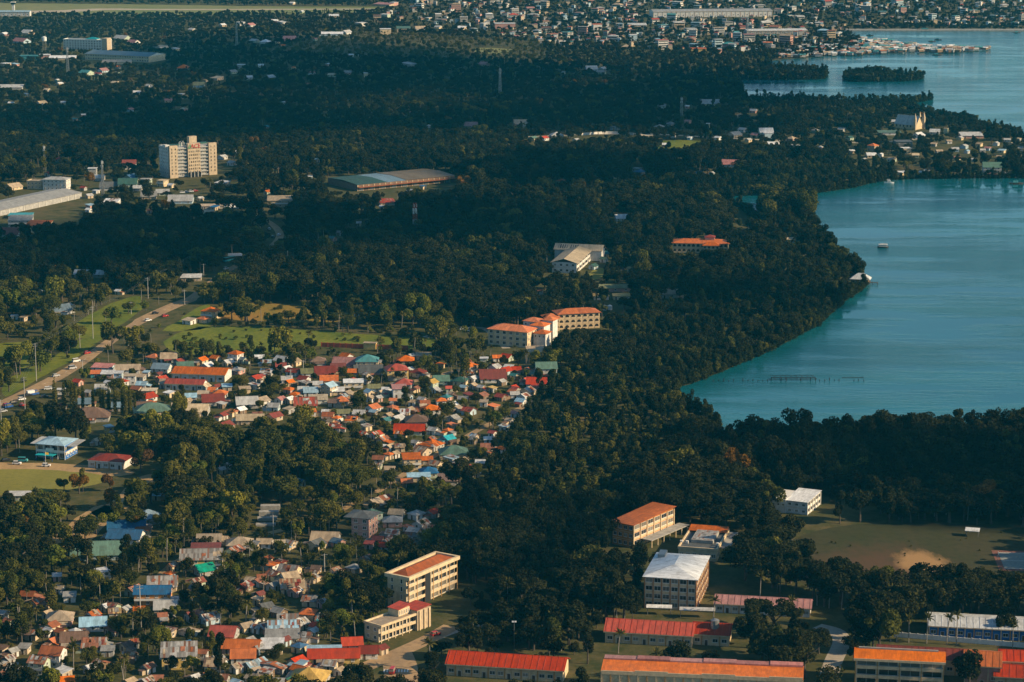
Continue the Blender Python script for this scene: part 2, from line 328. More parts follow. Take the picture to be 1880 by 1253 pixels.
road('junction_street', [(726,1200),(735,1225),(738,1262)], 13, 'asphalt', .034)
road('lane', [(470,985),(540,968),(590,955),(625,938),(660,915)], 4, 'earth_bare')
road('footpath', [(262,1085),(285,1065),(310,1042),(335,1025),(360,1005)], 3.5, 'earth_bare')
road('village_street', [(470,800),(560,770),(640,742),(720,712),(800,690),(880,672)], 4.5, 'asphalt')
road('village_lane', [(690,905),(760,860),(860,800),(935,760),(985,735)], 4, 'asphalt', .031)
road('convent_road', [(780,620),(830,606),(890,604),(930,640)], 5, 'paving')
road('campus_road', [(1515,1262),(1530,1215),(1545,1180),(1535,1160),(1500,1150)], 7, 'paving')
road('campus_drive', [(780,1180),(830,1160),(880,1150),(940,1150)], 5, 'paving', .026)
road('cape_road', [(960,252),(1060,248),(1180,246),(1300,252),(1420,258),(1560,262),(1660,258),(1720,248)], 6, 'paving')
road('town_road', [(380,380),(440,372),(520,360),(560,352)], 9, 'asphalt_dark')
# ================================================================ roofs, walls, windows
def roof_mesh(typ, L, D, rise, over=.45, th=.14):
    b = MB(); X = L/2+over; E = D/2+over
    if typ == 'g':
        ze = -over*rise/(D/2); pr = [(-E, ze), (0, rise), (E, ze), (E, ze+th), (0, rise+th), (-E, ze+th)]
        b.prism([(-X, y, z) for y, z in pr], [(X, y, z) for y, z in pr])
        b.f = b.f[:-2]; b.m = b.m[:-2]
        for k, flip in ((0, 1), (6, 0)):
            for q in ((0, 1, 4, 5), (1, 2, 3, 4)): b.f.append(tuple(k+i for i in (q if flip else q[::-1]))); b.m.append(0)
        b.box(-X-.02, X+.02, -.16, .16, rise+th-.06, rise+th+.05)
    elif typ == 'h':
        if L < D: X, E = X, E
        rl = max(.3, (L-D)/2); k = 0
        b.v = [(-X,-E,0),(X,-E,0),(X,E,0),(-X,E,0),(-X,-E,th),(X,-E,th),(X,E,th),(-X,E,th),(-rl,0,rise+th),(rl,0,rise+th)]
        b.f = [(3,2,1,0),(0,1,5,4),(1,2,6,5),(2,3,7,6),(3,0,4,7),(4,5,9,8),(6,7,8,9),(5,6,9),(7,4,8)]; b.m = [0]*9
        b.box(-rl, rl, -.14, .14, rise+th-.06, rise+th+.05)
    elif typ == 's':
        pr = [(-E, 0), (E, rise), (E, rise+th), (-E, th)]
        b.prism([(-X, y, z) for y, z in pr], [(X, y, z) for y, z in pr])
    else:
        b.box(-X, X, -E, E, 0, th+.06)
    bm_fix(b); return b
def bm_fix(b): pass
def recalc(me):
    import bmesh
    bm = bmesh.new(); bm.from_mesh(me); bmesh.ops.recalc_face_normals(bm, faces=bm.faces); bm.to_mesh(me); bm.free(); return me
def add_roof(root, typ, L, D, z, rise, col, patched=False, over=.45, cx=0, cy=0, th=.14, name='roof', rz=None, mat=None):
    """L along local x, D along local y; ridge follows the longer side unless rz is given"""
    r = 0.0
    if rz is None and typ in 'gh' and D > L: L, D, r = D, L, math.pi/2
    elif rz is not None: r = rz
    b = roof_mesh(typ, L, D, rise, over, th); me = recalc(b.mesh(name, mat or roofm(col, patched)))
    return obj(name, me, root, (cx, cy, z), r)
def win_mesh(w, h, frame='trim_white', proud=.06):
    def mk():
        b = MB(); t = .10
        b.box(-w/2, w/2, -.02, .01, 0, h, 1)
        b.box(-w/2-t, -w/2, -proud, .01, -t, h+t); b.box(w/2, w/2+t, -proud, .01, -t, h+t)
        b.box(-w/2, w/2, -proud, .01, h, h+t); b.box(-w/2-t-.05, w/2+t+.05, -proud-.08, .01, -t-.08, 0)
        if w > .9: b.box(-.04, .04, -proud+.01, .01, 0, h)
        return b.mesh('window', [frame, 'glass'])
    return cached(('win', round(w, 2), round(h, 2), frame), mk)
def arch_mesh(w, h, frame='trim_cream'):
    def mk():
        b = MB(); r = w/2; seg = 8; pts = [(-r, 0), (r, 0)]+[(r*math.cos(math.pi*i/seg), h-r+r*math.sin(math.pi*i/seg)) for i in range(seg+1)]
        b.quad([(x, -.03, z) for x, z in pts], 1)
        for i in range(seg):
            a0, a1 = math.pi*i/seg, math.pi*(i+1)/seg; R2 = r+.18
            b.quad([(r*math.cos(a0), -.12, h-r+r*math.sin(a0)), (R2*math.cos(a0), -.12, h-r+R2*math.sin(a0)), (R2*math.cos(a1), -.12, h-r+R2*math.sin(a1)), (r*math.cos(a1), -.12, h-r+r*math.sin(a1))])
        b.box(-r-.18, -r, -.12, .01, 0, h-r); b.box(r, r+.18, -.12, .01, 0, h-r); b.box(-r, r, -.14, .01, 0, .9)
        return b.mesh('window', [frame, 'dark_void'])
    return cached(('arch', round(w, 2), round(h, 2)), mk)
def door_mesh(w=1.0, h=2.1):
    def mk():
        b = MB(); b.box(-w/2, w/2, -.05, .01, 0, h, 1); b.box(-w/2-.1, -w/2, -.08, .01, 0, h+.1); b.box(w/2, w/2+.1, -.08, .01, 0, h+.1); b.box(-w/2, w/2, -.08, .01, h, h+.1)
        return b.mesh('door', ['trim_white', 'dark_wood'])
    return cached(('door', w, h), mk)
SIDE = {'F': ((1, 0), (0, -1), 0), 'R': ((0, 1), (1, 0), math.pi/2), 'L': ((0, -1), (-1, 0), -math.pi/2), 'B': ((-1, 0), (0, 1), math.pi)}
def side_geo(s, x0, x1, y0, y1):
    st = {'F': (x0, y0), 'R': (x1, y0), 'L': (x0, y1), 'B': (x1, y1)}[s]; ln = (x1-x0) if s in 'FB' else (y1-y0)
    t, n, r = SIDE[s]
    return st, t, n, r, ln
def on_side(s, rect, a, out=0.0):
    st, t, n, r, ln = side_geo(s, *rect); return st[0]+t[0]*a+n[0]*out, st[1]+t[1]*a+n[1]*out
def side_box(b, s, rect, a0, a1, o0, o1, z0, z1, mi=0):
    """box on a side: from a0 to a1 along it, o0..o1 outwards"""
    p = on_side(s, rect, a0, o0); q = on_side(s, rect, a1, o1)
    b.box(min(p[0], q[0]), max(p[0], q[0]), min(p[1], q[1]), max(p[1], q[1]), z0, z1, mi)
def windows(root, s, rect, zs, n, w, h, frame='trim_white', a0=0, a1=None, mesh=None, skip=(), name='window', out=0.0):
    st, t, nn, r, ln = side_geo(s, *rect); a1 = ln if a1 is None else a1
    me = mesh or win_mesh(w, h, frame)
    for fi, z in enumerate(zs):
        for i in range(n):
            if (fi, i) in skip: continue
            x, y = on_side(s, rect, a0+(a1-a0)*(i+.5)/n, .012+out); obj(name, me, root, (x, y, z), r)
def gallery(root, s, rect, floors, fh, n, depth=1.6, par='trim_cream', colm='trim_cream', slabm='concrete', z0=0.0, parh=.95, win=True, backdoor=True, colw=.32, ground_open=True):
    """open corridor storeys in front of a wall: slabs, parapets bay by bay, columns"""
    st, t, nn, r, ln = side_geo(s, *rect)
    for f in range(0 if not ground_open else 1, floors+1):
        b = MB(); side_box(b, s, rect, 0, ln, .01, depth, z0+f*fh-.22, z0+f*fh); b.build('gallery_slab', slabm, root)
        if f < floors:
            for i in range(n):
                b = MB(); side_box(b, s, rect, ln*i/n+colw/2, ln*(i+1)/n-colw/2, depth-.14, depth+.04, z0+f*fh-.30, z0+f*fh+parh); b.build('parapet', par, root)
    for i in range(n+1):
        b = MB(); a = ln*i/n; side_box(b, s, rect, a-colw/2, a+colw/2, depth-.2, depth+.10, z0, z0+floors*fh-.23); b.build('column', colm, root)
    if win:
        windows(root, s, rect, [z0+f*fh+.55 for f in range(floors)], n, ln/n*.84, fh*.60)
def core(root, rect, z1, mat, z0=0.0, name='wall'):
    b = MB(); b.box(rect[0], rect[1], rect[2], rect[3], z0, z1); return b.build(name, mat, root)
def fit(A, B, C, z):
    """three photo corners of a flat top at height z: left, nearest, right -> centre, turn, width (left-near), depth (near-right)"""
    a, b, c = (Vector(G(*p, z)) for p in (A, B, C)); u, v = b-a, c-b
    ang = math.atan2(u.y, u.x) if u.length >= v.length else math.atan2(v.y, v.x)-math.pi/2
    ux = Vector((math.cos(ang), math.sin(ang))); w = abs(u.dot(ux)); d = abs(v.dot(Vector((-ux.y, ux.x))))
    ctr = b-ux*w/2+Vector((-ux.y, ux.x))*d/2
    return ctr.x, ctr.y, ang, w, d
SUNNY = []     # buildings whose sunward side trees leave open
MARKS = []     # (phrase, px, py) that other labels refer to
def landmark(name, label, cat, place, phrase=None, group=None, keep=True, h=8, m=2.5, keepf=.25):
    cx, cy, ang, w, d = place
    root = tag(empty(name, (cx, cy, 0), ang), label, cat, group); occupy(cx, cy, ang, w+m, d+m)
    bx, by = PX(cx, cy, h/2)
    if phrase: MARKS.append((phrase, bx, by))
    if keepf <= .1: SUNNY.append((cx, cy, ang, w/2, d/2))
    if keep:
        cs = [PX(cx+sx*w/2*math.cos(ang)-sy*d/2*math.sin(ang), cy+sx*w/2*math.sin(ang)+sy*d/2*math.cos(ang), z) for sx in (-1, 1) for sy in (-1, 1) for z in (0, h)]
        xs = [p[0] for p in cs]; ys = [p[1] for p in cs]; KEEP.append((min(xs), min(ys), max(xs), max(ys)-(max(ys)-min(ys))*keepf, by, 1))
    return root, (-w/2, w/2, -d/2, d/2)
# ================================================================ landmark buildings
# --- tan and white tower block with ACE lettering
pl = fit((277.5, 264), (311, 268), (397.5, 261), 29)
rt, rc = landmark('tower_block', 'tan and white nine-storey tower with red ACE letters on its parapet', 'building', pl, 'the tan ACE tower', h=30, keepf=.05)
W_, D_ = rc[1]-rc[0], rc[3]-rc[2]
core(rt, (rc[0]+2.5, rc[1]-2.0, rc[2]+.5, rc[3]-.5), 26.5, 'wall_grey' if 'wall_grey' in MATS else wallm('grey'))
for a0, a1, out, top, mt in ((0, .17, 0, 28.5, 'tan'), (.38, .64, .6, 29.5, 'tan'), (.83, 1, 0, 28.5, 'tan')):
    b = MB(); b.box(rc[1]-3.2, rc[1]+out, rc[2]+D_*a0, rc[2]+D_*a1, 0, top); b.build('wing', wallm(mt), rt)
    n_ = 3 if a0 == 0 or a1 == 1 else 6
    if a0 == 0 or a1 == 1: n_ = 2
    windows(rt, 'R', (rc[0], rc[1]+out, rc[2], rc[3]), [3.2+3.05*i for i in range(8)], n_, 1.1, 1.7, 'trim_cream', D_*a0+.4, D_*a1-.4)
for a0, a1 in ((.17, .38), (.64, .83)):
    windows(rt, 'R', (rc[0], rc[1]-2.0, rc[2], rc[3]), [1.8+3.05*i for i in range(8)], 5, 1.0, 1.5, 'trim_white', D_*a0+.2, D_*a1-.2)
    for f in range(9):
        b = MB(); b.box(rc[1]-2.0, rc[1]-.6, rc[2]+D_*a0+.02, rc[2]+D_*a1-.02, 1.0+3.05*f-.35, 1.0+3.05*f+.4); b.build('balcony_slab', wallm('grey'), rt)
for i, a in enumerate((.04, .36, .68)):
    b = MB(); b.box(rc[0]+W_*a, rc[0]+W_*(a+.27), rc[2], rc[2]+4, 0, 27.5+(i % 2)); b.build('wing', wallm('white'), rt)
    windows(rt, 'F', rc, [3.2+3.05*k for k in range(8)], 2, 1.1, 1.6, 'trim_white', W_*a+.2, W_*(a+.27)-.2)
b = MB(); b.box(rc[1]-12, rc[1]-7.5, rc[2]+D_*.50, rc[2]+D_*.66, 26.5, 34.5); b.build('stair_tower', wallm('tan'), rt)
b = MB(); b.box(rc[0]+4, rc[1]-12.5, rc[2]+4.5, rc[3]-2, 26.5, 27.6); b.build('roof_deck', roofm('dgreen'), rt)
for y in (.30, .36):
    b = MB(); b.tube([(rc[1]-9, rc[2]+D_*y, 26.5), (rc[1]-9, rc[2]+D_*y, 30), (rc[1]-7, rc[2]+D_*y, 31), (rc[1]-5, rc[2]+D_*y, 30), (rc[1]-5, rc[2]+D_*y, 26.5)], .35); b.build('roof_pipe', 'trim_white', rt)
b = MB(); b.box(rc[1]-.6, rc[1]+3.2, rc[2]+D_*.4, rc[2]+D_*.62, 0, 4.2); b.build('entrance', 'dark_void', rt)  # solid block, its near-black colour stands for the shade inside
for y in (.4, .475, .55, .62):
    b = MB(); b.box(rc[1]+3.3, rc[1]+3.9, rc[2]+D_*y-.35, rc[2]+D_*y+.35, 0, 5.8); b.build('column', wallm('grey'), rt)
cu = bpy.data.curves.new('letters', 'FONT'); cu.body = 'ACE'; cu.size = 5.2; cu.extrude = .12; cu.align_x = 'CENTER'
tmp = bpy.data.objects.new('letters', cu); COL.objects.link(tmp); dg = bpy.context.evaluated_depsgraph_get()
me = bpy.data.meshes.new_from_object(tmp.evaluated_get(dg)); bpy.data.objects.remove(tmp)
me.transform(Matrix.Rotation(math.pi/2, 4, 'X')); me.materials.clear(); me.materials.append(MATS['paint_red'])
obj('sign_letters', me, rt, (rc[1]+.75, rc[2]+D_*.545, 25.4), math.pi/2)
b = MB(); y_ = rc[2]+D_*.425
for t0, sg in ((0, 1), (1, -1)):
    b.prism([(rc[1]+.62, y_+sg*.2, 25.3), (rc[1]+.62, y_+sg*1.9, 25.3), (rc[1]+.62, y_+sg*.5, 29.0)], [(rc[1]+.8, y_+sg*.2, 25.3), (rc[1]+.8, y_+sg*1.9, 25.3), (rc[1]+.8, y_+sg*.5, 29.0)])
b.build('sign_emblem', 'paint_green', rt)
# --- generic storeyed block
def block(name, label, place, floors, fh, wall, roof=None, faces=None, phrase=None, cat='building', keepf=.25, base=0.0, keep=True):
    H = floors*fh
    rt, rc = landmark(name, label, cat, place, phrase, h=H+2, keepf=keepf, keep=keep)
    faces = faces or {}
    x0, x1, y0, y1 = rc
    for s, sp in faces.items():
        if sp[0] == 'gal':
            dd = sp[2] if len(sp) > 2 else 1.7
            if s == 'F': y0 += dd
            elif s == 'R': x1 -= dd
            elif s == 'L': x0 += dd
            else: y1 -= dd
    ci = (x0, x1, y0, y1); core(rt, ci, H, wallm(wall))
    for s, sp in faces.items():
        if sp[0] == 'win':
            windows(rt, s, ci, [f*fh+fh*.32 for f in range(sp[4] if len(sp) > 4 else 0, floors)], sp[1], sp[2], sp[3])
            b = MB()
            for f in range(1, floors): side_box(b, s, ci, .02, side_geo(s, *ci)[4]-.02, .005, .06, f*fh-.12, f*fh+.06)
            if floors > 1: b.build('string_course', 'trim_cream', rt)
        elif sp[0] == 'pier':
            ln = side_geo(s, *ci)[4]; n = sp[1]
            for i in range(n+1):
                b = MB(); side_box(b, s, ci, ln*i/n-.22, ln*i/n+.22, .01, .38, 0, H-.02); b.build('pier', sp[2], rt)
            for f in range(floors): 
                for i in range(n):
                    b = MB(); side_box(b, s, ci, ln*i/n+.22, ln*(i+1)/n-.22, .01, .10, f*fh+.02, f*fh+fh*.30); b.build('spandrel', sp[3], rt)
            windows(rt, s, ci, [f*fh+fh*.36 for f in range(floors)], n, ln/n*.72, fh*.50)
        elif sp[0] == 'arch':
            ln = side_geo(s, *ci)[4]
            windows(rt, s, ci, [f*fh+.25 for f in range(floors)], sp[1], 1, 1, mesh=arch_mesh(ln/sp[1]*.66, fh*.78))
            b = MB()
            for f in range(1, floors): side_box(b, s, ci, .02, ln-.02, .005, .16, f*fh-.14, f*fh+.06)
            b.build('string_course', 'trim_cream', rt)
        elif sp[0] == 'gal':
            gallery(rt, s, ci, floors, fh, sp[1], dd if s else 1.7, *(sp[3:5] if len(sp) > 4 else ()))
    if roof:
        typ, col, rise, over = roof[:4]
        if typ == 'p':          # flat deck behind a parapet
            b = MB(); b.box(rc[0]+.3, rc[1]-.3, rc[2]+.3, rc[3]-.3, H+.002, H+.12); b.build('roof_deck', roofm(col), rt)
            for s in 'FRLB':
                b = MB(); ln = side_geo(s, *rc)[4]; e = over if s in 'FB' else -.3
                side_box(b, s, rc, -e, ln+e, -.3, over, H-.25, H+rise); b.build('roof_parapet', roof[4] if len(roof) > 4 else 'trim_cream', rt)
        else:
            add_roof(rt, typ, rc[1]-rc[0], rc[3]-rc[2], H+.01, rise, col, 'P' in roof[4:], over)
    return rt, rc, H
# --- cream four-storey block with rust roof
rt, rc, H = block('apartment_block', 'cream four-storey block with rusty red roof inside a deep parapet', fit((709, 1056), (750.5, 1063), (839, 1024.5), 13.6), 4, 3.3, 'cream',
                  ('p', 'brick', 1.2, .9), {'R': ('gal', 6, 1.3, 'trim_cream', plain('trim_ochre', (.45, .25, .09), .8)), 'F': ('win', 2, .8, 1.9)}, 'the cream four-storey block', keepf=.05)
add_roof(rt, 'h', rc[1]-rc[0]-1.6, rc[3]-rc[2]-1.6, H+.4, 1.9, 'brick', False, 0)
b = MB(); b.box(rc[1]-1.2, rc[1]+.15, rc[2]+(rc[3]-rc[2])*.33, rc[2]+(rc[3]-rc[2])*.44, .3, 12.9); b.build('stair_glazing', 'glass', rt)
# --- low cream annexe in front of it
B_, C_ = (700, 1150), (764, 1127); cen = Vector(G(*B_, 7)); v_ = Vector(G(*C_, 7))-cen; an = math.atan2(v_.y, v_.x)-math.pi/2
ux = Vector((math.cos(an), math.sin(an))); ctr = cen-ux*4.5+v_/2
rt, rc, H = block('annexe', 'two-storey cream annexe with stepped red roofs below the four-storey block', (ctr.x, ctr.y, an, 9, v_.length), 2, 3.3, 'cream', ('p', 'tan', .7, .3), {'R': ('gal', 5, 1.4), 'F': ('win', 2, 1.2, 1.3)}, 'the cream annexe', keepf=.1)
core(rt, (rc[0]+.5, rc[1]-3, rc[3]-7, rc[3]-.5), H+3, wallm('cream'), H+.2, 'upper_wall'); add_roof(rt, 's', rc[1]-rc[0]-3.5, 6.5, H+3.02, .8, 'red', False, .4, (rc[0]+rc[1])/2-1.2, rc[3]-3.7)
windows(rt, 'R', (rc[0], rc[1]-3, rc[3]-7, rc[3]-.5), [H+.9], 5, .35, 1.5)
core(rt, (rc[0]+2, rc[1]+.6, rc[3]+.02, rc[3]+8), 8.2, wallm('tan'), 0, 'side_wing'); add_roof(rt, 's', rc[1]-rc[0]-1, 8.2, 8.22, .6, 'red', False, .3, .8, rc[3]+4.1)
for y in (1.2, 4, 6.8):
    b = MB(); b.box(rc[1]+.62, rc[1]+1.1, rc[3]+y-.3, rc[3]+y+.3, 0, 8); b.build('column', 'trim_cream', rt)
# --- three-storey orange roofed school
rt, rc, H = block('school_block', 'three-storey school with broad orange monopitch roof beside the flat-roofed hall', fit((1115, 960), (1163, 963.5), (1237, 933), 10.8), 3, 3.5, 'orange', None,
                  {'R': ('pier', 6, 'trim_cream', wallm('cream')), 'F': ('win', 4, 1.5, 1.5)}, 'the orange-roofed school', keepf=.1)
add_roof(rt, 's', rc[1]-rc[0], rc[3]-rc[2], H+.01, .9, 'orange', False, .9)
b = MB(); b.box(rc[0]-.7, rc[1]+.7, rc[2]+8, rc[3]-6, H+.75, H+1.2); 
b = MB(); b.box(rc[1]+1, rc[1]+6.5, rc[2]+5, rc[3]+3, 3.1, 3.4); b.build('canopy', 'concrete', rt)
for i in range(7):
    b = MB(); yy = rc[2]+5.4+(rc[3]-rc[2]-3.4)*i/6; b.box(rc[1]+6.0, rc[1]+6.35, yy-.18, yy+.18, 0, 3.1); b.build('canopy_post', 'trim_cream', rt)
# --- flat-roofed hall
rt, rc, H = block('flat_roofed_hall', 'cream hall with weathered flat concrete roof and red strip at its back', fit((1244, 1008), (1316, 1010.5), (1338, 974), 5.2), 1, 5.0, 'cream', ('p', 'dgrey', .8, .3), {'F': ('win', 6, 1.6, 1.5), 'R': ('win', 6, 1.6, 1.5)}, 'the flat-roofed hall', keepf=.2)
core(rt, (-4.5, 5.2, -7, 9), 6.6, 'concrete', 5.2, 'penthouse'); b = MB(); b.box(-3.9, 4.6, -6.4, 8.4, 6.62, 6.7); b.build('deck', roofm('grey', True), rt)
add_roof(rt, 's', rc[1]-rc[0], 6, 5.8, 1.0, 'orange', False, .2, 0, rc[3]-3.3)
for x in (-9, -6.5, 7):
    b = MB(); b.box(x, x+1.1, -9, -7.8, 5.15, 6.3); b.build('roof_vent', 'trim_white', rt)
core(rt, (rc[1]+.02, rc[1]+4.2, rc[2]+7, rc[3]+1), 4, wallm('yellow'), 0, 'side_wing'); b = MB(); b.box(rc[1]+.05, rc[1]+4.4, rc[2]+6.8, rc[3]+1.2, 4.01, 4.2); b.build('side_roof', 'concrete', rt)
# --- white hip-roofed four-storey block
rt, rc, H = block('hip_roofed_block', 'four-storey classroom block with pale hipped metal roof and orange piers', fit((1184, 1058.5), (1278, 1065), (1300, 1022), 13.4), 4, 3.35, 'cream', None,
                  {'F': ('pier', 6, plain('pier_orange', (.42, .19, .08), .8), 'trim_cream'), 'R': ('pier', 9, 'pier_orange', 'trim_cream')}, 'the pale hip-roofed block', keepf=.08)
add_roof(rt, 'h', rc[1]-rc[0], rc[3]-rc[2], H+.01, 2.6, 'white', False, .9)
b = MB(); b.box(rc[0]+1.2, rc[0]+4.2, rc[3]-9, rc[3]-2, H+1.0, H+2.3); b.build('roof_hatch', 'steel', rt)
# --- long low campus roofs
def long_hall(name, label, A, B, depth, hgt, rise, roof, wall, phrase, bays=10, over=.8, typ='g', patched=False, keepf=.1, doors=True, cat='building', trim='trim_cream'):
    a, b_ = Vector(G(*A, hgt)), Vector(G(*B, hgt)); u = b_-a; an = math.atan2(u.y, u.x); nrm = Vector((-math.sin(an), math.cos(an)))
    c = (a+b_)/2+nrm*(depth/2-over*.0)
    rt, rc = landmark(name, label, cat, (c.x, c.y, an, u.length, depth), phrase, h=hgt+rise, keepf=keepf)
    core(rt, rc, hgt-.02, wallm(wall)); L, D = u.length, depth
    if typ == 'g':
        b = MB(); pr = [(-D/2, hgt-.02), (D/2, hgt-.02), (0, hgt+rise-.08)]; b.prism([(-L/2, y, z) for y, z in pr], [(L/2, y, z) for y, z in pr]); recalc(b.build('gable', wallm(wall), rt).data)
    add_roof(rt, typ, L, D, hgt, rise, roof, patched, over, rz=0)
    if typ == 'g':
        sl = math.atan2(rise, D/2); ln = math.hypot(rise, D/2)+over; rb = MB(); rb.box(-.07, .07, -ln/2, ln/2, 0, .10); rm = rb.mesh('roof_rib', roofm(roof)); nr = int(L/2.4)
        for i in range(nr+1):
            o = obj('roof_rib', rm, rt, (-L/2+L*i/nr, -(D/2+over)/2, hgt+rise/2-over*rise/D+.15)); o.rotation_euler = (sl, 0, 0)
    b = MB(); b.box(-L/2-over+.02, L/2+over-.02, -D/2-over-.05, -D/2-over+.12, hgt-over*rise/(D/2)*(typ == 'g')-.32, hgt-over*rise/(D/2)*(typ == 'g')+.06); b.build('fascia', trim, rt)
    for i in range(bays+1):
        b = MB(); x = -L/2+L*i/bays; b.box(x-.2, x+.2, -D/2-.30, -D/2-.005, 0, hgt-.4); b.build('pier', 'trim_ochre' if i % 2 else trim, rt)
    for i in range(bays):
        x = -L/2+L*(i+.5)/bays
        if doors and i % 3 == 1: obj('door', door_mesh(1.2, 2.2), rt, (x, -D/2-.012, 0))
        else: obj('window', win_mesh(min(1.9, L/bays*.6), 1.3), rt, (x, -D/2-.012, hgt*.3))
    return rt, rc
long_hall('classroom_row', 'long classroom row with plain dark red roof and cream front', (1112, 1157.5), (1270, 1166.5), 13, 5, 2.8, 'red', 'cream', 'the dark red classroom row', 10)
long_hall('classroom_wing', 'short dark red roofed wing with water tank beside the long classroom row', (1272, 1162), (1338, 1166), 12, 4.8, 2.5, 'red', 'cream', None, 4)
long_hall('covered_court', 'low hall with ribbed pink roof beside the sports field', (1314, 1106.5), (1487, 1116), 9, 4.2, 2.0, 'pink', 'white', 'the ribbed pink-roofed hall', 12)
long_hall('lower_hall', 'long hall with bright red roof at the bottom edge among dark trees', (821, 1217), (1033, 1230.5), 13, 5, 2.6, 'red', 'cream', 'the bright red hall at the bottom', 14)
rt, rc = long_hall('parapet_school', 'long cream school with stepped parapet and orange roof strips at bottom edge', (1104, 1233), (1474, 1249), 12, 9, .9, 'orange', 'cream', 'the stepped-parapet school', 22, .2, 's')
for i in range(6):
    b = MB(); L = rc[1]-rc[0]; x = rc[0]+L*i/6; b.box(x+.05, x+L/6-.05, rc[3]-1.2, rc[3]+2.6, 9.8+.25*(i % 2), 10.5+.25*(i % 2)); b.build('upper_roof', roofm('pink'), rt)
    b = MB(); b.box(x+.02, x+L/6-.02, rc[2]-.34, rc[2]-.03, 8.1, 9.5+.4*(i % 2)); b.build('roof_parapet', 'trim_cream', rt)
# --- gallery school, bottom right
a, b_ = Vector(G(1571, 1208, 11)), Vector(G(1733, 1216, 11)); u = b_-a; an = math.atan2(u.y, u.x); c = (a+b_)/2+Vector((-math.sin(an), math.cos(an)))*6
rt, rc, H = block('gallery_school', 'three-storey school with open galleries and orange roof in bottom right corner', (c.x, c.y, an, u.length, 12), 3, 3.6, 'cream', None, {'F': ('gal', 4, 2.2, 'trim_cream', 'trim_ochre'), 'L': ('win', 3, 1.4, 1.4)}, 'the orange-roofed gallery school', keepf=.02)
add_roof(rt, 'g', rc[1]-rc[0], rc[3]-rc[2], H+.01, 1.9, 'orange', False, .7, rz=0)
b = MB(); b.box(rc[0]-.72, rc[1]+.72, rc[2]-.9, rc[2]-.72, H-.6, H+.3); b.build('fascia', 'trim_cream', rt)
b = MB(); b.box(rc[0]+1, rc[1]-2, -.3, .3, H+2.0, H+2.6); b.build('ridge_vent', 'concrete', rt)
long_hall('rear_classrooms', 'dark red roofed classroom row behind the gallery school', (1612, 1203), (1775, 1212), 9, 6.5, 2.6, 'dred', 'cream', None, 8)
long_hall('cross_wing', 'tall orange gabled wing beside the round dark tree in the campus', (1772, 1220), (1836, 1224), 17, 8, 2.6, 'orange', 'pink', 'the tall orange campus wing', 3)
long_hall('edge_classrooms', 'red roofed row running out of the right edge below the white wall', (1837, 1211), (1900, 1214), 9, 6.5, 2.4, 'red', 'cream', None, 3)
long_hall('edge_hall', 'red roofed hall in the far bottom right corner', (1828, 1240), (1905, 1245), 11, 5, 2.6, 'red', 'cream', None, 4)
long_hall('white_roofed_hall', 'long hall with bright white metal roof behind a palm row', (1706, 1148), (1905, 1158), 16, 4.6, 1.5, 'white', 'blue', 'the white-roofed hall', 12)
# --- white modern house at the wood's edge
rt, rc, H = block('white_house', 'white modern building with curved flat roofs at the edge of the dark wood', fit((1443, 919), (1482, 923), (1506, 904), 6), 2, 3, 'white', None, {'F': ('win', 3, 1.2, 1), 'R': ('pier', 5, 'trim_white', 'trim_white')}, 'the white modern building', keepf=.1)
add_roof(rt, 's', rc[1]-rc[0], rc[3]-rc[2], H+.01, .7, 'white', False, .6)
core(rt, (rc[0]-7, rc[0]-.02, rc[2]-1, rc[3]-4), 6.2, wallm('white'), 0, 'side_wing'); windows(rt, 'F', (rc[0]-7, rc[0], rc[2]-1, rc[3]-4), [3.5], 3, .9, .8); b = MB(); b.box(rc[0]-7.2, rc[0]+.1, rc[2]-1.2, rc[3]-3.8, 6.22, 6.45); b.build('side_roof', 'trim_white', rt)
# --- blue and white school by the lawn
rt, rc, H = block('blue_school', 'two-storey blue and white school with pale blue hipped roof by the lawn', fit((66, 814), (118, 818), (147, 806), 7.6), 2, 3.7, 'white', None, {'F': ('gal', 4, 1.6, 'trim_white', 'trim_white'), 'R': ('win', 4, 1.4, 1.5)}, 'the blue and white school', keepf=.15)
add_roof(rt, 'h', rc[1]-rc[0]-1, rc[3]-rc[2], H+.01, 2.2, 'lblue', False, 1.0)
b = MB(); side_box(b, 'R', rc, .05, rc[3]-rc[2]-.05, .004, .05, .1, 2.0); side_box(b, 'R', rc, .05, rc[3]-rc[2]-.05, .004, .05, 3.7, 4.6); side_box(b, 'R', rc, .05, rc[3]-rc[2]-.05, .004, .05, 6.3, 7.3); b.build('blue_panel', wallm('blue'), rt)
for sx in (-1, 1): add_roof(rt, 's', 6, rc[3]-rc[2]-2, H-.9, .5, 'lgrey', False, .3, sx*(rc[1]+1.2), 1.5, name='side_roof')
b = MB(); b.box(-6, 3.5, rc[2]-5, rc[2]-.1, 2.7, 2.95); b.build('porch_roof', roofm('turq'), rt)
for x in (-5.6, -1.2, 3.1):
    b = MB(); b.box(x-.12, x+.12, rc[2]-4.8, rc[2]-4.56, 0, 2.7); b.build('porch_post', 'paint_blue', rt)
b = MB(); b.box(-2.4, 2.0, rc[2]-.30, rc[2]-.16, 3.9, 5.6); b.build('sign_board', 'trim_white', rt)
rt, rc = long_hall('brown_hall', 'low white hall with dark brown hipped roof right of the blue school', (163, 845), (225, 849.5), 13, 3.8, 2.2, 'dred', 'white', 'the brown-roofed hall', 5, .6, 'h', keepf=.1, trim='trim_white')
b = MB(); b.box(-2.2, 2.8, rc[2]-4.5, rc[2]-.35, .02, .35); b.build('front_steps', 'trim_ochre', rt)
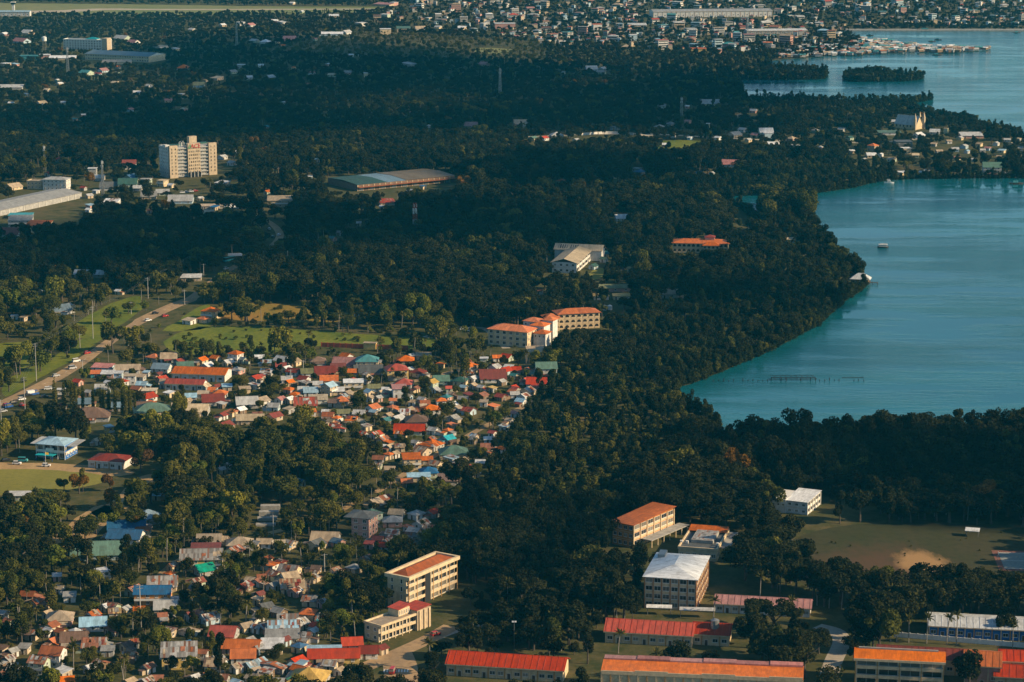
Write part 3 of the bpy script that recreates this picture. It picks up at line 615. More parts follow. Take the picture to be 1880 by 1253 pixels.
# --- village halls
long_hall('orange_hall', 'long open hall with bright orange roof in the upper village', (316, 685), (412, 688.5), 15, 4.4, 2.2, 'orange', 'white', 'the long orange hall', 6, .7, keepf=.2)
long_hall('red_white_row', 'white walled row with orange red roof in front of the orange hall', (303, 704), (372, 706.5), 9, 3.6, 1.8, 'red', 'white', 'the white-walled red row', 6, .5, keepf=.2)
a, b_ = Vector(G(590, 637)), Vector(G(748, 643)); an = math.atan2(b_.y-a.y, b_.x-a.x); c = (a+b_)/2; Lw = (b_-a).length
rt = tag(empty('boundary_wall', (c.x, c.y, 0), an), 'long low red boundary wall with yellow gatehouse edging the green field', 'wall'); occupy(c.x, c.y, an, Lw, 2); MARKS.append(('the red field wall', 669, 640)); KEEP.append((590, 632, 748, 641, 641))
for i in range(14):
    b = MB(); b.box(-Lw/2+Lw*i/14+.1, -Lw/2+Lw*(i+1)/14-.1, -.12, .12, 0, 2.6); b.build('wall_panel', plain('wall_redpaint', (.42, .09, .04), .8), rt)
for i in range(15):
    b = MB(); b.box(-Lw/2+Lw*i/14-.22, -Lw/2+Lw*i/14+.22, -.25, .25, 0, 2.9); b.build('pillar', 'wall_redpaint', rt)
b = MB(); b.box(0, 7.5, -1.8, 1.8, 0, 3.6); b.build('gatehouse', wallm('yellow'), rt); b = MB(); b.box(-.4, 7.9, -2.2, 2.2, 3.61, 3.85); b.build('gatehouse_roof', roofm('tan'), rt)
# --- convent with arcades
def seg_block(name, label, A, B, depth, z, floors, fh, wall, roof, faces, phrase=None, keepf=.15):
    a, b_ = Vector(G(*A, z)), Vector(G(*B, z)); u = b_-a; an = math.atan2(u.y, u.x); c = (a+b_)/2+Vector((-math.sin(an), math.cos(an)))*depth/2
    return block(name, label, (c.x, c.y, an, u.length, depth), floors, fh, wall, roof, faces, phrase, keepf=keepf)
rt, rc, H = seg_block('arcaded_wing', 'three-storey arcaded wing with long orange hipped roof above the mangroves', (1025, 577.5), (1101, 573.5), 12, 10, 3, 3.3, 'cream', ('h', 'orange', 2.2, .9), {'F': ('arch', 7), 'R': ('arch', 2)}, 'the arcaded orange-roofed wing', .1)
core(rt, (rc[0]-.02-9, rc[0]-.02, rc[2]-3, rc[2]+7), 8.4, wallm('cream'), 0, 'link_wall'); add_roof(rt, 'h', 9, 10, 8.41, 2.0, 'orange', False, .8, rc[0]-4.5, rc[2]+2, name='link_roof'); windows(rt, 'F', (rc[0]-9, rc[0], rc[2]-3, rc[2]+7), [1, 4.6], 3, 1, 1, mesh=arch_mesh(1.7, 2.6))
rt, rc, H = seg_block('villa_wing', 'cream three-storey villa with stepped orange hipped roofs left of the arcades', (896, 604), (968, 611), 14, 9.6, 3, 3.2, 'cream', ('h', 'orange', 2.6, .8), {'F': ('win', 6, 1.8, 1.7), 'R': ('win', 3, 1.5, 1.6)}, 'the stepped orange villa', .1)
for cx, cy, w, d, z in ((13, 12, 9, 9, 11), (5, 20, 10, 9, 11.5), (18, 4, 8, 8, 8), (15, 22, 7, 7, 12.5)):
    core(rt, (cx-w/2, cx+w/2, cy-d/2, cy+d/2), z, wallm('white'), 0, 'upper_wall'); add_roof(rt, 'h', w, d, z+.01, 1.8, 'orange', False, .7, cx, cy, name='upper_roof'); windows(rt, 'F', (cx-w/2, cx+w/2, cy-d/2, cy+d/2), [z-2.2], 3, .9, 1.1)
occupy(*[(lambda p: p)(x) for x in (rt.location.x+12, rt.location.y+12, 0, 26, 24)])
# --- pale tan complex with skylights
rt, rc, H = block('tan_complex', 'pale tan pavilion complex with roof lights among dark trees', fit((1015, 480), (1058, 483), (1084, 460), 7.6), 2, 3.8, 'white', ('g', 'cream', 2.6, 1.2), {'F': ('win', 4, 1.6, 1.5), 'R': ('pier', 5, 'trim_white', 'trim_white')}, 'the pale tan complex', keepf=.1)
core(rt, (rc[0]-9, rc[1]+8, rc[3]+.02, rc[3]+13), 7.6, wallm('white'), 0, 'rear_wall'); add_roof(rt, 'g', rc[1]-rc[0]+17, 13, 7.62, 3.0, 'cream', False, .8, -.5, rc[3]+6.5, name='rear_roof', rz=0)
for i in range(9):
    x = rc[0]-7+i*1.6+(1.2 if i > 4 else 0); b = MB(); y0, y1 = rc[3]+1.2, rc[3]+5.4
    zf = lambda y: 7.62+3.0*(1-abs(y-(rc[3]+6.5))/6.5)+.17
    b.prism([(x, y0, zf(y0)), (x+.7, y0, zf(y0)), (x+.7, y1, zf(y1)), (x, y1, zf(y1))], [(x, y0, zf(y0)+.1), (x+.7, y0, zf(y0)+.1), (x+.7, y1, zf(y1)+.1), (x, y1, zf(y1)+.1)]); b.build('roof_light', 'glass', rt)
occupy(rt.location.x, rt.location.y+16, rt.rotation_euler.z, 36, 30)
# --- orange roofed villa
rt, rc, H = seg_block('orange_villa', 'wide two-storey cream villa with low orange hipped roof and arched windows', (1235, 446), (1337, 448), 15, 7.4, 2, 3.6, 'cream', ('h', 'orange', 2.2, .9), {'F': ('arch', 12), 'R': ('win', 3, 1.4, 1.3)}, 'the wide orange villa', .2)
core(rt, (2, 14, rc[2]-5, rc[2]-.02), 6.6, wallm('cream'), 0, 'porch'); add_roof(rt, 'h', 12, 6, 6.61, 1.9, 'orange', False, .8, 8, rc[2]-2, name='porch_roof'); windows(rt, 'F', (2, 14, rc[2]-5, rc[2]), [.2, 3.6], 4, 1, 1, mesh=arch_mesh(1.6, 2.5))
core(rt, (3, 10, -2, 5), 10.8, wallm('pink'), 7.3, 'lantern'); add_roof(rt, 'h', 7, 7, 10.81, 1.4, 'dred', False, .6, 6.5, 1.5, name='lantern_roof')
# --- blue-green and tan warehouse
pl = fit((616, 325), (656, 339.5), (835, 322.5), 5.6); rt, rc = landmark('warehouse', 'huge low warehouse with blue-green and tan roof halves in the forest', 'warehouse', pl, 'the blue and tan warehouse', h=9, keepf=.05)
core(rt, rc, 5.2, wallm('brown')); D_ = rc[3]-rc[2]; w_ = rc[1]-rc[0]
for i, (a0, a1, col) in enumerate(((0, .30, 'dgreen'), (.30, .50, 'bgrey'), (.50, 1, 'dtan'))):
    o = add_roof(rt, 'g', D_*(a1-a0)-.05, w_, 5.3+(.25 if i == 2 else 0), 1.2, col, False, .02 if i < 2 else .3, 0, rc[2]+D_*(a0+a1)/2, rz=math.pi/2)
for i in range(18):
    b = MB(); side_box(b, 'R', rc, D_*i/18, D_*i/18+.5, .01, .35, 0, 5.1); b.build('pier', 'trim_cream', rt)
b = MB(); side_box(b, 'R', rc, 0, D_, .02, 3.5, 3.2, 3.5); b.build('canopy', roofm('rust'), rt)
for i in range(9):
    b = MB(); side_box(b, 'R', rc, D_*i/9+1.5, D_*i/9+6, .01, .12, .2, 3.0); b.build('shutter', 'steel', rt)
# --- long hangar with blue roof, top left
rt, rc, H = block('blue_roofed_block', 'very long two-storey block with blue roof and white gable end, top left', fit((156, 98.5), (273, 104), (294, 98.5), 8), 2, 3.9, 'cream', None, {'F': ('win', 26, 1.9, 1.7), 'R': ('win', 3, 1.2, 1.2)}, 'the long blue-roofed block', keepf=.1)
add_roof(rt, 'g', rc[1]-rc[0], rc[3]-rc[2], H, 3.2, 'bgrey', False, .8, rz=0); b = MB(); D = rc[3]-rc[2]; pr = [(-D/2, H-.02), (D/2, H-.02), (0, H+3.1)]
b.prism([(rc[0], y, z) for y, z in pr], [(rc[1]+.05, y, z) for y, z in pr]); recalc(b.build('gable', wallm('white'), rt).data)
# --- hospital blocks, white house and shed by the left edge
rt, rc, H = seg_block('hospital', 'white four-storey hospital with turquoise roof near the top left', (116, 74), (196, 76), 16, 12, 4, 3.2, 'white', ('p', 'grey', .8, .2, 'trim_white'), {'F': ('win', 16, 1.8, 1.6)}, 'the white hospital', .1)
add_roof(rt, 'h', 16, 12, 13.9, 2.2, 'turq', False, .5, 8, 0); core(rt, (0.1, 15.9, -5.9, 5.9), 13.89, wallm('white'), 12.9, 'upper_wall'); core(rt, (rc[1]-7, rc[1]+.3, rc[2]-.3, rc[3]-2), 15.5, wallm('tan'), 0, 'stair_tower')
rt, rc, H = seg_block('white_house_block', 'white three-storey house with grey hipped roof beside the long grey shed', (78, 330), (121, 331), 12, 9, 3, 3, 'white', ('h', 'lgrey', 1.8, .7), {'F': ('win', 6, 1.1, 1.2), 'R': ('win', 3, 1, 1)}, 'the white hipped house', .2)
rt, rc, H = seg_block('cream_house_block', 'cream flat-roofed house left of the white hipped house', (49, 332), (76, 333), 10, 7, 2, 3.3, 'cream', ('p', 'tan', .6, .2), {'F': ('win', 4, 1.1, 1.2)}, None, .2)
a, b_ = Vector(G(-70, 402, 4.5)), Vector(G(150, 354, 4.5)); u = b_-a; an = math.atan2(u.y, u.x); c = (a+b_)/2+Vector((-math.sin(an), math.cos(an)))*17
rt, rc = landmark('long_shed', 'long pale grey roofed shed running out of the left edge', 'shed', (c.x, c.y, an, u.length, 34), 'the long grey shed', h=9, keepf=.1)
core(rt, rc, 4.4, wallm('grey')); add_roof(rt, 'g', u.length, 34, 4.5, 2.2, 'grey', False, .5, rz=0)
for i in range(16):
    b = MB(); side_box(b, 'F', rc, u.length*i/16, u.length*i/16+.4, .01, .3, 0, 4.2); b.build('pier', 'trim_white', rt)
# --- grey terraces of an unfinished building
x_, y_ = G(490, 950); rt, rc = landmark('concrete_terraces', 'three stepped pale concrete terraces among trees', 'bleachers', (x_, y_, .06, 9, 30), 'the concrete terraces', h=3)
for i in range(4):
    b = MB(); b.box(-4.5+i*.4, 4.5+i*.4, -15+i*8.5, -15+i*8.5+3.2, 0, .9+i*.5); b.build('terrace', 'concrete', rt)
# --- pink building with dark roof
rt, rc, H = block('pink_house', 'three-storey pink house with dark grey hipped roof and brick red canopy', fit((648, 948), (677, 953), (693, 941), 9), 3, 3, 'pink', None, {'F': ('win', 2, 1.6, 1.3), 'R': ('win', 3, 1.2, 1.3)}, 'the pink three-storey house', keepf=.15)
add_roof(rt, 'h', rc[1]-rc[0]+3, rc[3]-rc[2], H+.01, 1.8, 'dgrey', False, 1.0, -1, 0)
# ================================================================ houses: position of the roof's middle, width (both in a 3.917x enlargement of a photo tile), roof form and colour
CW = dict(orange='orange', red='red', dred='dark red', rust='rust brown', tan='tan', cream='cream', grey='grey', lgrey='pale grey', white='white', blue='blue', lblue='light blue', teal='teal', green='grey-green',
          bgreen='bright green', brown='brown', dgrey='dark grey', pink='pink', olive='olive', yellow='yellow', bgrey='blue-grey', dgreen='dark green', turq='turquoise', dtan='dull tan', brick='brick red')
TW = dict(g='gabled', h='hipped', s='sloping', f='flat')
HOUSES = []
class Mass:
    """many far small houses in one mesh"""
    def __init__(s): s.b = MB(); s.mm = []
    def mi(s, m):
        if m not in s.mm: s.mm.append(m)
        return s.mm.index(m)
    def add(s, x, y, a, w, d, hh, rise, typ, wm, rm):
        B = s.b; q = math.cos(a), math.sin(a); tr = lambda X, Y, Z: (x+X*q[0]-Y*q[1], y+X*q[1]+Y*q[0], Z); e = .45
        lo = [tr(-w/2, -d/2, -.3), tr(w/2, -d/2, -.3), tr(w/2, d/2, -.3), tr(-w/2, d/2, -.3)]; B.prism(lo, [(p[0], p[1], hh) for p in lo], s.mi(wm)); k = s.mi(rm)
        g = s.mi(MATS['glass']); sd = -1 if math.cos(a) > 0 else 1
        for i in range(max(1, int(w/3))):
            X = -w/2+w*(i+.5)/max(1, int(w/3)); B.quad([tr(X-.5, sd*(d/2+.03), .9), tr(X+.5, sd*(d/2+.03), .9), tr(X+.5, sd*(d/2+.03), 2.0), tr(X-.5, sd*(d/2+.03), 2.0)], g)
        lo = [tr(-w/2-e, -d/2-e, hh+.02), tr(w/2+e, -d/2-e, hh+.02), tr(w/2+e, d/2+e, hh+.02), tr(-w/2-e, d/2+e, hh+.02)]
        if typ == 'f': B.prism(lo, [(p[0], p[1], hh+.3) for p in lo], k)
        elif typ == 's': B.prism(lo, [(p[0], p[1], hh+.2+(rise if i > 1 else 0)) for i, p in enumerate(lo)], k)
        else:
            r = w/2+e if typ == 'g' else max(.3, (w-d)/2); B.prism(lo, [tr(-r, -.1, hh+rise), tr(r, -.1, hh+rise), tr(r, .1, hh+rise), tr(-r, .1, hh+rise)], k)
    def build(s, name, label): return tag(s.b.build(name, s.mm), label, 'houses', kind='stuff')
ACC = Mass()
HR = random.Random(5)
def house(px, py, wpx, typ, roof, wall=None, fl=1, ang=None, patched=False, dep=None, cat='house', base_ang=None):
    wall = wall or HR.choice(['cream', 'white', 'grey', 'tan', 'cream', 'white', 'lgreen', 'pink', 'lblue', 'grey'])
    wh = 2.45+2.75*(fl-1)
    x, y = G(px, py, wh+.7); s = SCL(y, wh); Wm = wpx/s*(1.12 if s > 2.8 and cat == 'house' else 1)
    if ang is None: ang = HR.choice([52, 58, -34, -30, 8, -8, 48])+HR.uniform(-6, 6)
    a = R(ang); cs, sn = abs(math.cos(a)), abs(math.sin(a)); over = .5
    ratio = HR.uniform(.95, 1.25)
    if dep: L = max(3, (Wm-dep*sn)/max(.25, cs)); D = dep
    else: L = Wm/(cs+sn/ratio); D = L/ratio
    L = max(3.2, L-2*over); D = max(3.4, min(D-over, 15))
    rise = {'g': .27, 'h': .27, 's': .13, 'f': 0}[typ]*min(L, D)
    if s < 2.0 and wpx < 22:
        ACC.add(x, y, a, L, D, wh, rise, typ, wallm(wall), roofm(roof, patched)); occupy(x, y, a, L+1.2, D+1.2); KEEP.append((px-wpx*.4, py-4, px+wpx*.4, py+1.5, PX(x, y)[1])); return
    rt = empty('shed' if typ == 's' and fl == 1 else 'storeyed_house' if fl > 1 else 'house', (x, y, 0), a)
    if typ == 's' and fl == 1 and cat == 'house': cat = 'shed'
    occupy(x, y, a, L+1.2, D+1.2)
    b = MB()
    if typ == 'g':
        pr = [(-D/2, -.3), (D/2, -.3), (D/2, wh), (0, wh+rise-.06), (-D/2, wh)]
        b.prism([(-L/2, yy, z) for yy, z in pr], [(L/2, yy, z) for yy, z in pr]); rr = wh+.02
    elif typ == 's':
        pr = [(-D/2, -.3), (D/2, -.3), (D/2, wh+rise), (-D/2, wh)]
        b.prism([(-L/2, yy, z) for yy, z in pr], [(L/2, yy, z) for yy, z in pr]); rr = wh+.06
    else: b.box(-L/2, L/2, -D/2, D/2, -.3, wh); rr = wh+.01
    w_ = b.build('wall', wallm(wall), rt); recalc(w_.data)
    me = recalc(roof_mesh(typ, L, D, rise, over).mesh('roof', roofm(roof, patched))); ro = obj('roof', me, rt, (0, 0, rr))
    near = s > 3.0; rect = (-L/2, L/2, -D/2, D/2)
    if s > 1.45:
        for sd in 'FRLB':
            n = SIDE[sd][1]; ny = n[0]*math.sin(a)+n[1]*math.cos(a)
            if ny > .25: continue
            ln = side_geo(sd, *rect)[4]; k = max(1, min(4 if near else 3, int(ln/3.0)))
            for f in range(max(1, fl)):
                for i in range(k):
                    xx, yy = on_side(sd, rect, ln*(i+.5)/k, .012)
                    if f == 0 and i == 0 and ny < -.5: obj('door', door_mesh(), rt, (xx, yy, 0), SIDE[sd][2])
                    else: obj('window', win_mesh(1.1 if ln/k > 2 else .8, 1.05), rt, (xx, yy, f*2.75+.95), SIDE[sd][2])
    if patched and near and typ in 'gs':
        sl = math.atan2(rise, D/2 if typ == 'g' else D)
        for i in range(HR.randint(3, 6)):
            xx = HR.uniform(-L/2+.6, L/2-.6); sg = -1 if typ == 's' else HR.choice([-1, 1, -1]); yy = HR.uniform(.25, .75)*D/2*sg if typ == 'g' else HR.uniform(-D*.35, D*.35)
            zz = (rise*(1-abs(yy)/(D/2)) if typ == 'g' else rise*(yy+D/2)/D)+.20
            lw, ld = HR.choice([.85, 1.7]), HR.uniform(1.6, 2.6)
            def mk(lw=lw, ld=round(ld, 1)):
                q = MB(); q.box(-lw/2, lw/2, -ld/2, ld/2, -.02, .02); return q
            q = cached(('sheet', lw, round(ld, 1)), mk)
            c = HR.choice(['rust', 'lgrey', 'grey', 'dred', 'tan', 'rust']); mm = cached(('sheetm', lw, round(ld, 1), c), lambda: q.mesh('roof_sheet', roofm(c)))
            so = obj('roof_sheet', mm, ro, (xx, yy, zz)); so.rotation_euler = (sl*(-sg if typ == 'g' else 1), 0, 0)
    if s > 2.7 and typ in 'gh' and HR.random() < .75:
        for sd in HR.sample('FRLB', HR.choice([1, 1, 2])):
            ln = side_geo(sd, *rect)[4]; a0 = HR.uniform(0, .3)*ln; a1 = ln*HR.uniform(.65, 1); dp = HR.uniform(2, 3.6); hh = 2.25
            b = MB(); side_box(b, sd, rect, a0, a1, .02, dp, -.2, hh-.45); b.build('leanto_wall', wallm(HR.choice(['grey', 'wood', 'tan', wall])), rt)
            lw = a1-a0+.5; b = MB(); pr = [(-dp-.35, hh-.62), (.0, hh-.02), (.0, hh+.06), (-dp-.35, hh-.54)]; b.prism([(-lw/2, q, z) for q, z in pr], [(lw/2, q, z) for q, z in pr])
            o = b.build('leanto_roof', roofm(HR.choice([roof, 'rust', 'grey', 'grey', 'tan', 'brown', 'dred', roof]), HR.random() < .5), rt, (*on_side(sd, rect, (a0+a1)/2, .02), 0), SIDE[sd][2]); recalc(o.data)
    if fl >= 2 and HR.random() < .5 and s > 2:
        b = MB(); side_box(b, 'F', rect, .1, side_geo('F', *rect)[4]-.1, .01, 1.1, 2.5, 2.67); b.build('balcony', 'concrete', rt)
        b = MB(); side_box(b, 'F', rect, .1, side_geo('F', *rect)[4]-.1, 1.02, 1.1, 2.68, 3.5); b.build('balcony_rail', 'trim_white', rt)
    bx, by = PX(x, y, wh); HOUSES.append([rt, roof, typ, patched, bx, by, fl, cat])
    KEEP.append((px-wpx*.36, by-rise*s*1.1-2, px+wpx*.36, by-.2*s, PX(x, y)[1]))
    return rt
# t: tile origin; each entry: x y width form colour [w<wall>] [f<floors>] [a<angle>] [d<depth>] [P = patched sheets]
TILES = {
 (0, 620): """1110 130 120 h orange;1215 130 120 g tan a4;1290 160 90 g dred;1450 150 90 g orange;1550 135 80 g orange;1695 105 110 h orange f2 wwhite;1745 145 70 g bgrey;920 212 170 g tan a3 d9;1165 205 140 g bgrey;1330 192 130 g green a12
 1490 190 100 g white;1705 222 110 h lgrey;690 245 80 s orange wteal a5 d7;775 247 90 s white a0 d7;852 242 62 f white f2 a0 d7;935 262 90 f cream f2 wwhite a5;1010 270 80 s tan;740 200 150 s pink a-10 d8;1145 252 60 g dred;560 305 80 g red;778 312 50 g white
 870 305 110 h red;1020 325 80 g lblue;1075 366 100 f cream a0 d7;1208 316 120 s tan a3 d9;1475 338 80 g cream a58;1060 415 135 g red;1580 392 105 h orange;1530 436 170 g dred a10;1372 412 90 g lblue;1775 455 170 g lgrey a10;1845 432 90 h tan
 1090 508 270 h green a12 d14 wcream;1300 490 140 g tan a10;1425 508 150 g cream;1660 522 100 h orange;1600 545 80 g dred wwhite a58;1800 572 190 g cream a4 d9;1620 618 120 g dred;1030 482 130 g brown a5;650 545 270 h brown a4 d16 wgrey;782 632 80 s blue f2 wyellow a40
 500 605 90 s lblue;690 728 60 g cream a60;440 362 60 f white f2 wtan;430 480 50 g dred;740 352 120 g lgrey a8;130 1118 165 s white a2 d6;1130 1118 80 g lblue;1650 900 80 g white;1590 935 50 g lgrey;640 380 60 g lgrey;600 455 120 g bgrey a5;860 480 110 g bgrey a4;560 390 70 g tan""",
 (470, 620): """190 150 130 g lgrey;280 162 90 g tan;445 155 120 h brown a8;650 122 100 g orange a-40;640 168 170 g pink a-8;800 152 150 h teal a0 d12 f2;825 228 170 g dgrey a4;1075 150 120 h orange;1115 120 70 g lgrey;1205 112 110 f tan a3
 1010 215 170 h red f2 wyellow a12 d11;1170 238 130 h dred;220 212 80 g white;270 232 110 g dred;370 238 110 g olive a10;495 232 150 g dred a6;345 286 100 g dred;525 292 130 s orange a4;525 336 115 g lblue f2 wtan a56;478 338 60 g blue;592 368 90 g white;700 304 140 f white f2 a4 wcream
 698 290 45 h red;1065 317 130 h red;1262 310 100 g yellow f2 wlgreen a54;1330 292 120 g green a6;1470 298 110 h dgreen;1562 282 80 g white;1530 192 120 h orange wtan f2;1640 138 58 f white f3 a0;1732 132 70 g orange;1805 128 100 g red;1718 200 90 g lgrey f2 wwhite;1790 226 110 g red;1862 216 60 g red
 1700 268 190 g dred a5;240 362 90 h orange;277 397 70 h orange;340 362 80 g lgrey;392 374 110 g lblue;815 378 80 g lblue a-50;822 422 70 g tan;850 347 90 g olive a3;1030 352 110 s pink f2 wwhite a8;905 382 70 g tan;35 442 130 g tan a50;175 432 90 g pink;240 432 80 g white;127 482 90 g lgrey;237 502 90 s cream
 355 462 170 g red P a6;455 428 120 s cream a5;612 440 110 h orange;562 452 90 g brown;660 388 80 g tan;840 492 115 g orange a52;1195 432 70 g lgrey;1330 442 80 h orange;1367 417 80 h teal;1386 352 45 g red;1255 502 140 h orange a10;1530 512 110 g red P;385 517 100 h orange;345 568 90 g orange
 630 527 100 g olive a8;742 532 90 g lgrey;580 567 70 h orange;690 577 90 g orange P;570 632 90 g red P;132 552 120 g dred;32 572 70 s cream;1018 572 120 g lgrey a55;940 582 90 g teal a50;1150 582 165 h brown a6;1105 647 210 g red a-3 d10;1410 617 80 s orange;1380 654 70 h orange;775 677 60 g red P;862 682 100 g red P
 1700 672 50 g red;1665 717 60 g white;1822 582 60 g tan;1702 352 60 s yellow;1852 347 70 g red;1842 378 70 g orange;700 742 50 g orange;1265 757 170 h orange P;1380 712 110 g turq a40;1190 802 150 g tan P;1420 812 210 h green a6 wcream;907 767 60 f white wwhite;960 772 60 g cream a50;955 828 80 h orange
 1035 772 80 g tan P;1120 852 140 s orange f2 wcream a8 d9;1232 862 80 g orange;1290 898 120 g tan P;1240 952 140 h blue;1170 984 160 s lblue a4 d6;1385 1006 150 s brown a4;1520 922 80 g dred;1580 957 70 g lgrey P;960 932 80 g tan;920 1142 115 g rust P a45;850 1168 120 g tan;320 1022 80 g blue;880 900 60 g grey P
 1480 870 90 g tan;1000 820 50 g tan;500 520 50 g white;540 590 60 g tan;760 590 60 g cream;450 350 50 g tan;880 420 60 g lgrey;980 490 80 h orange;1100 410 60 g cream;1120 450 50 g tan;930 360 40 g white;1620 345 60 g lgrey;1560 330 50 g tan;1290 360 60 g lgrey;890 165 60 g lgrey;735 205 80 g dgrey;700 235 80 g orange;590 205 110 g dred a5;960 250 60 g olive""",
 (940, 620): """180 312 150 g red a-6 wwhite;25 358 60 g red;30 217 70 g red;245 202 150 g green f2 a4;290 250 70 g teal;110 372 120 g lgrey P;85 408 90 g white P;65 445 90 g lblue;20 532 40 g pink;170 84 130 s tan a4;100 292 60 g red;15 260 60 g teal;20 395 70 g lgrey""",
 (0, 933): """1060 44 230 h bgrey a48;910 118 270 g blue a8 d11;970 128 105 s lblue a10 d5;905 186 250 g blue wwhite a-8 d11;720 292 390 g green a5 d17;1030 140 110 s rust;720 438 150 f white f2 wwhite a30;1505 215 170 g tan a2;1602 206 80 g tan;1725 237 190 h tan a5;1845 240 70 g grey
 1480 275 200 s dred a3 d8 f2;1450 332 290 g grey P f2 wyellow a4 d12;1465 422 180 g bgreen a32 d9;1685 292 140 g rust P;1240 397 90 g rust P;1220 457 70 h orange;1170 527 210 g grey P a4;960 572 130 g rust P;1100 584 250 g blue a2 f2 worange d9;1420 512 120 g rust P a40;1400 560 90 g dgrey
 1190 692 170 g lgrey a6;1000 714 90 g orange;810 690 120 g tan P;670 747 110 g orange P;825 730 100 g yellow P;430 772 190 h tan a4;370 828 120 g rust;350 866 80 g white;440 870 90 g rust;670 812 200 g lblue wwhite a8;540 868 80 h white;535 922 200 g brown wwhite a6;680 962 170 g rust P a3;775 1003 100 s grey
 380 937 90 g orange;380 1020 180 g rust a-12 f2;280 1084 150 g rust P a-14 f2;450 1158 140 s white;180 1148 90 g white;90 1122 90 g lgrey;30 1172 70 g rust P f2;160 1217 170 g rust P;480 1222 120 g orange;1400 757 160 g dred P a35;1505 772 160 g lgrey P a38;1365 864 110 h tan;1610 882 200 g red a-8
 1770 832 120 g tan a38;1850 842 70 g lblue P;1795 932 90 g grey;1290 1012 260 g lgrey f2 P a6 wyellow;1195 1030 110 s green;1740 973 260 g orange a-5 d9;1750 1040 180 g orange a4 wwhite;1460 1022 80 g rust f2;1560 1060 110 g grey;1550 1102 150 g tan P;1700 1124 110 g tan P;1810 1112 130 g lblue P a40
 1500 1182 120 g rust P a48;1580 1212 140 g rust P;1060 1227 130 g white P;1125 1212 100 g rust;930 1232 120 g tan;1820 1202 120 g tan;1700 1237 90 g lblue;1400 1200 90 g lgrey a48;640 1130 60 g white a50;1800 500 60 g tan;1850 510 60 g rust;340 740 50 g tan;60 1160 70 g tan;1340 960 60 g blue;250 1230 100 g grey;60 800 50 g rust;20 740 50 g lgrey
 430 560 60 g cream;410 470 40 g white;760 690 60 g white;900 710 90 g lgrey;1250 640 60 g white""",
 (470, 933): """830 25 160 h green f2;980 76 140 h lgrey;1012 22 120 g tan;1155 27 130 h lgrey wwhite;1185 96 130 g lgrey P;1140 152 120 g lgrey;1270 17 110 g red;1250 132 80 g tan P;500 202 200 g tan a-6;590 227 110 g bgrey;430 243 150 g dgrey;60 232 110 g tan;165 237 90 g cream;240 237 100 g tan P;190 272 120 s lblue
 812 242 75 s red a-10;925 257 100 g red a-12;710 412 130 h grey;660 490 90 g tan P f2;240 432 170 g grey P a-18;130 462 130 g rust P;240 477 150 g tan a28;260 540 190 g tan P;402 482 100 g lgrey P;390 642 120 g grey P;70 692 130 g dgrey a35;20 760 80 g grey;375 737 130 h orange;230 782 150 g grey P a4;310 812 150 g lgrey P
 200 852 230 g lblue P a5;190 892 240 s grey a4;60 837 130 g lgrey P;440 832 110 g red;410 868 80 g white;470 782 80 g turq P;115 972 160 s white a2;310 977 120 h blue;490 1002 230 s lblue a2 d5;690 952 160 g red a8;810 1010 140 g dred a4 wwhite;560 1040 350 g red wyellow a3 d9;120 1118 210 g rust P a58 d12
 295 1085 150 g red;300 1110 140 s lblue;310 1140 130 g orange;530 1107 120 g lgrey P;380 1202 280 h yellow a-8;240 1222 90 g dgreen;30 1082 80 g lblue P;160 1232 90 g lgrey;40 1202 80 g tan;210 930 80 g dred;360 905 100 g dgrey P;900 990 110 g dred;280 580 110 g white P;640 470 60 g tan;470 660 70 g white P;20 990 70 g grey;430 1150 90 g brown P;600 1150 60 g tan;120 540 100 g grey;40 480 60 g rust;100 390 130 f orange P""",
 (0, 0): """155 292 150 g pink;880 272 150 g lgrey;960 302 110 g pink;1150 327 130 f cream;1265 347 60 s white;200 232 110 g lgrey;30 242 70 g white;210 397 140 f teal f2 wteal a2;320 390 90 f white f2;450 412 200 s white a2;840 442 220 s tan a3;40 452 80 f white f2;110 457 60 s lblue;740 502 90 g pink;705 527 60 g dred
 850 477 50 g orange;620 522 120 g teal;830 592 70 g cream;1320 484 100 h orange;1735 462 65 f white f2 a4;1560 557 100 s cream;1480 572 50 f yellow;1430 607 90 g olive;1670 512 80 g grey;1790 552 60 g white;1070 612 60 g lgrey;985 662 60 g white;1305 672 50 f white f2;1210 717 65 g pink;1325 780 60 g cream
 935 782 60 g pink;80 737 50 g white;300 737 90 g cream;455 732 40 g white;430 597 60 g white;340 642 60 g cream;190 672 40 g white;540 852 40 g teal;600 822 40 g white;80 622 180 s lgrey a3;1730 157 70 f white f2;1600 177 60 g white;1800 177 80 g pink;430 1137 75 h red;350 1242 70 g red;665 1205 70 f white f3 a3;930 1168 110 g dred f2 wwhite a4
 1600 1122 80 g lgrey;1720 1092 70 g white;1670 1165 80 g lgrey;1070 1190 40 g red;410 572 40 g white;1380 210 60 g lgrey;1830 290 80 g lgrey;600 325 120 s lgrey;850 515 40 f white""",
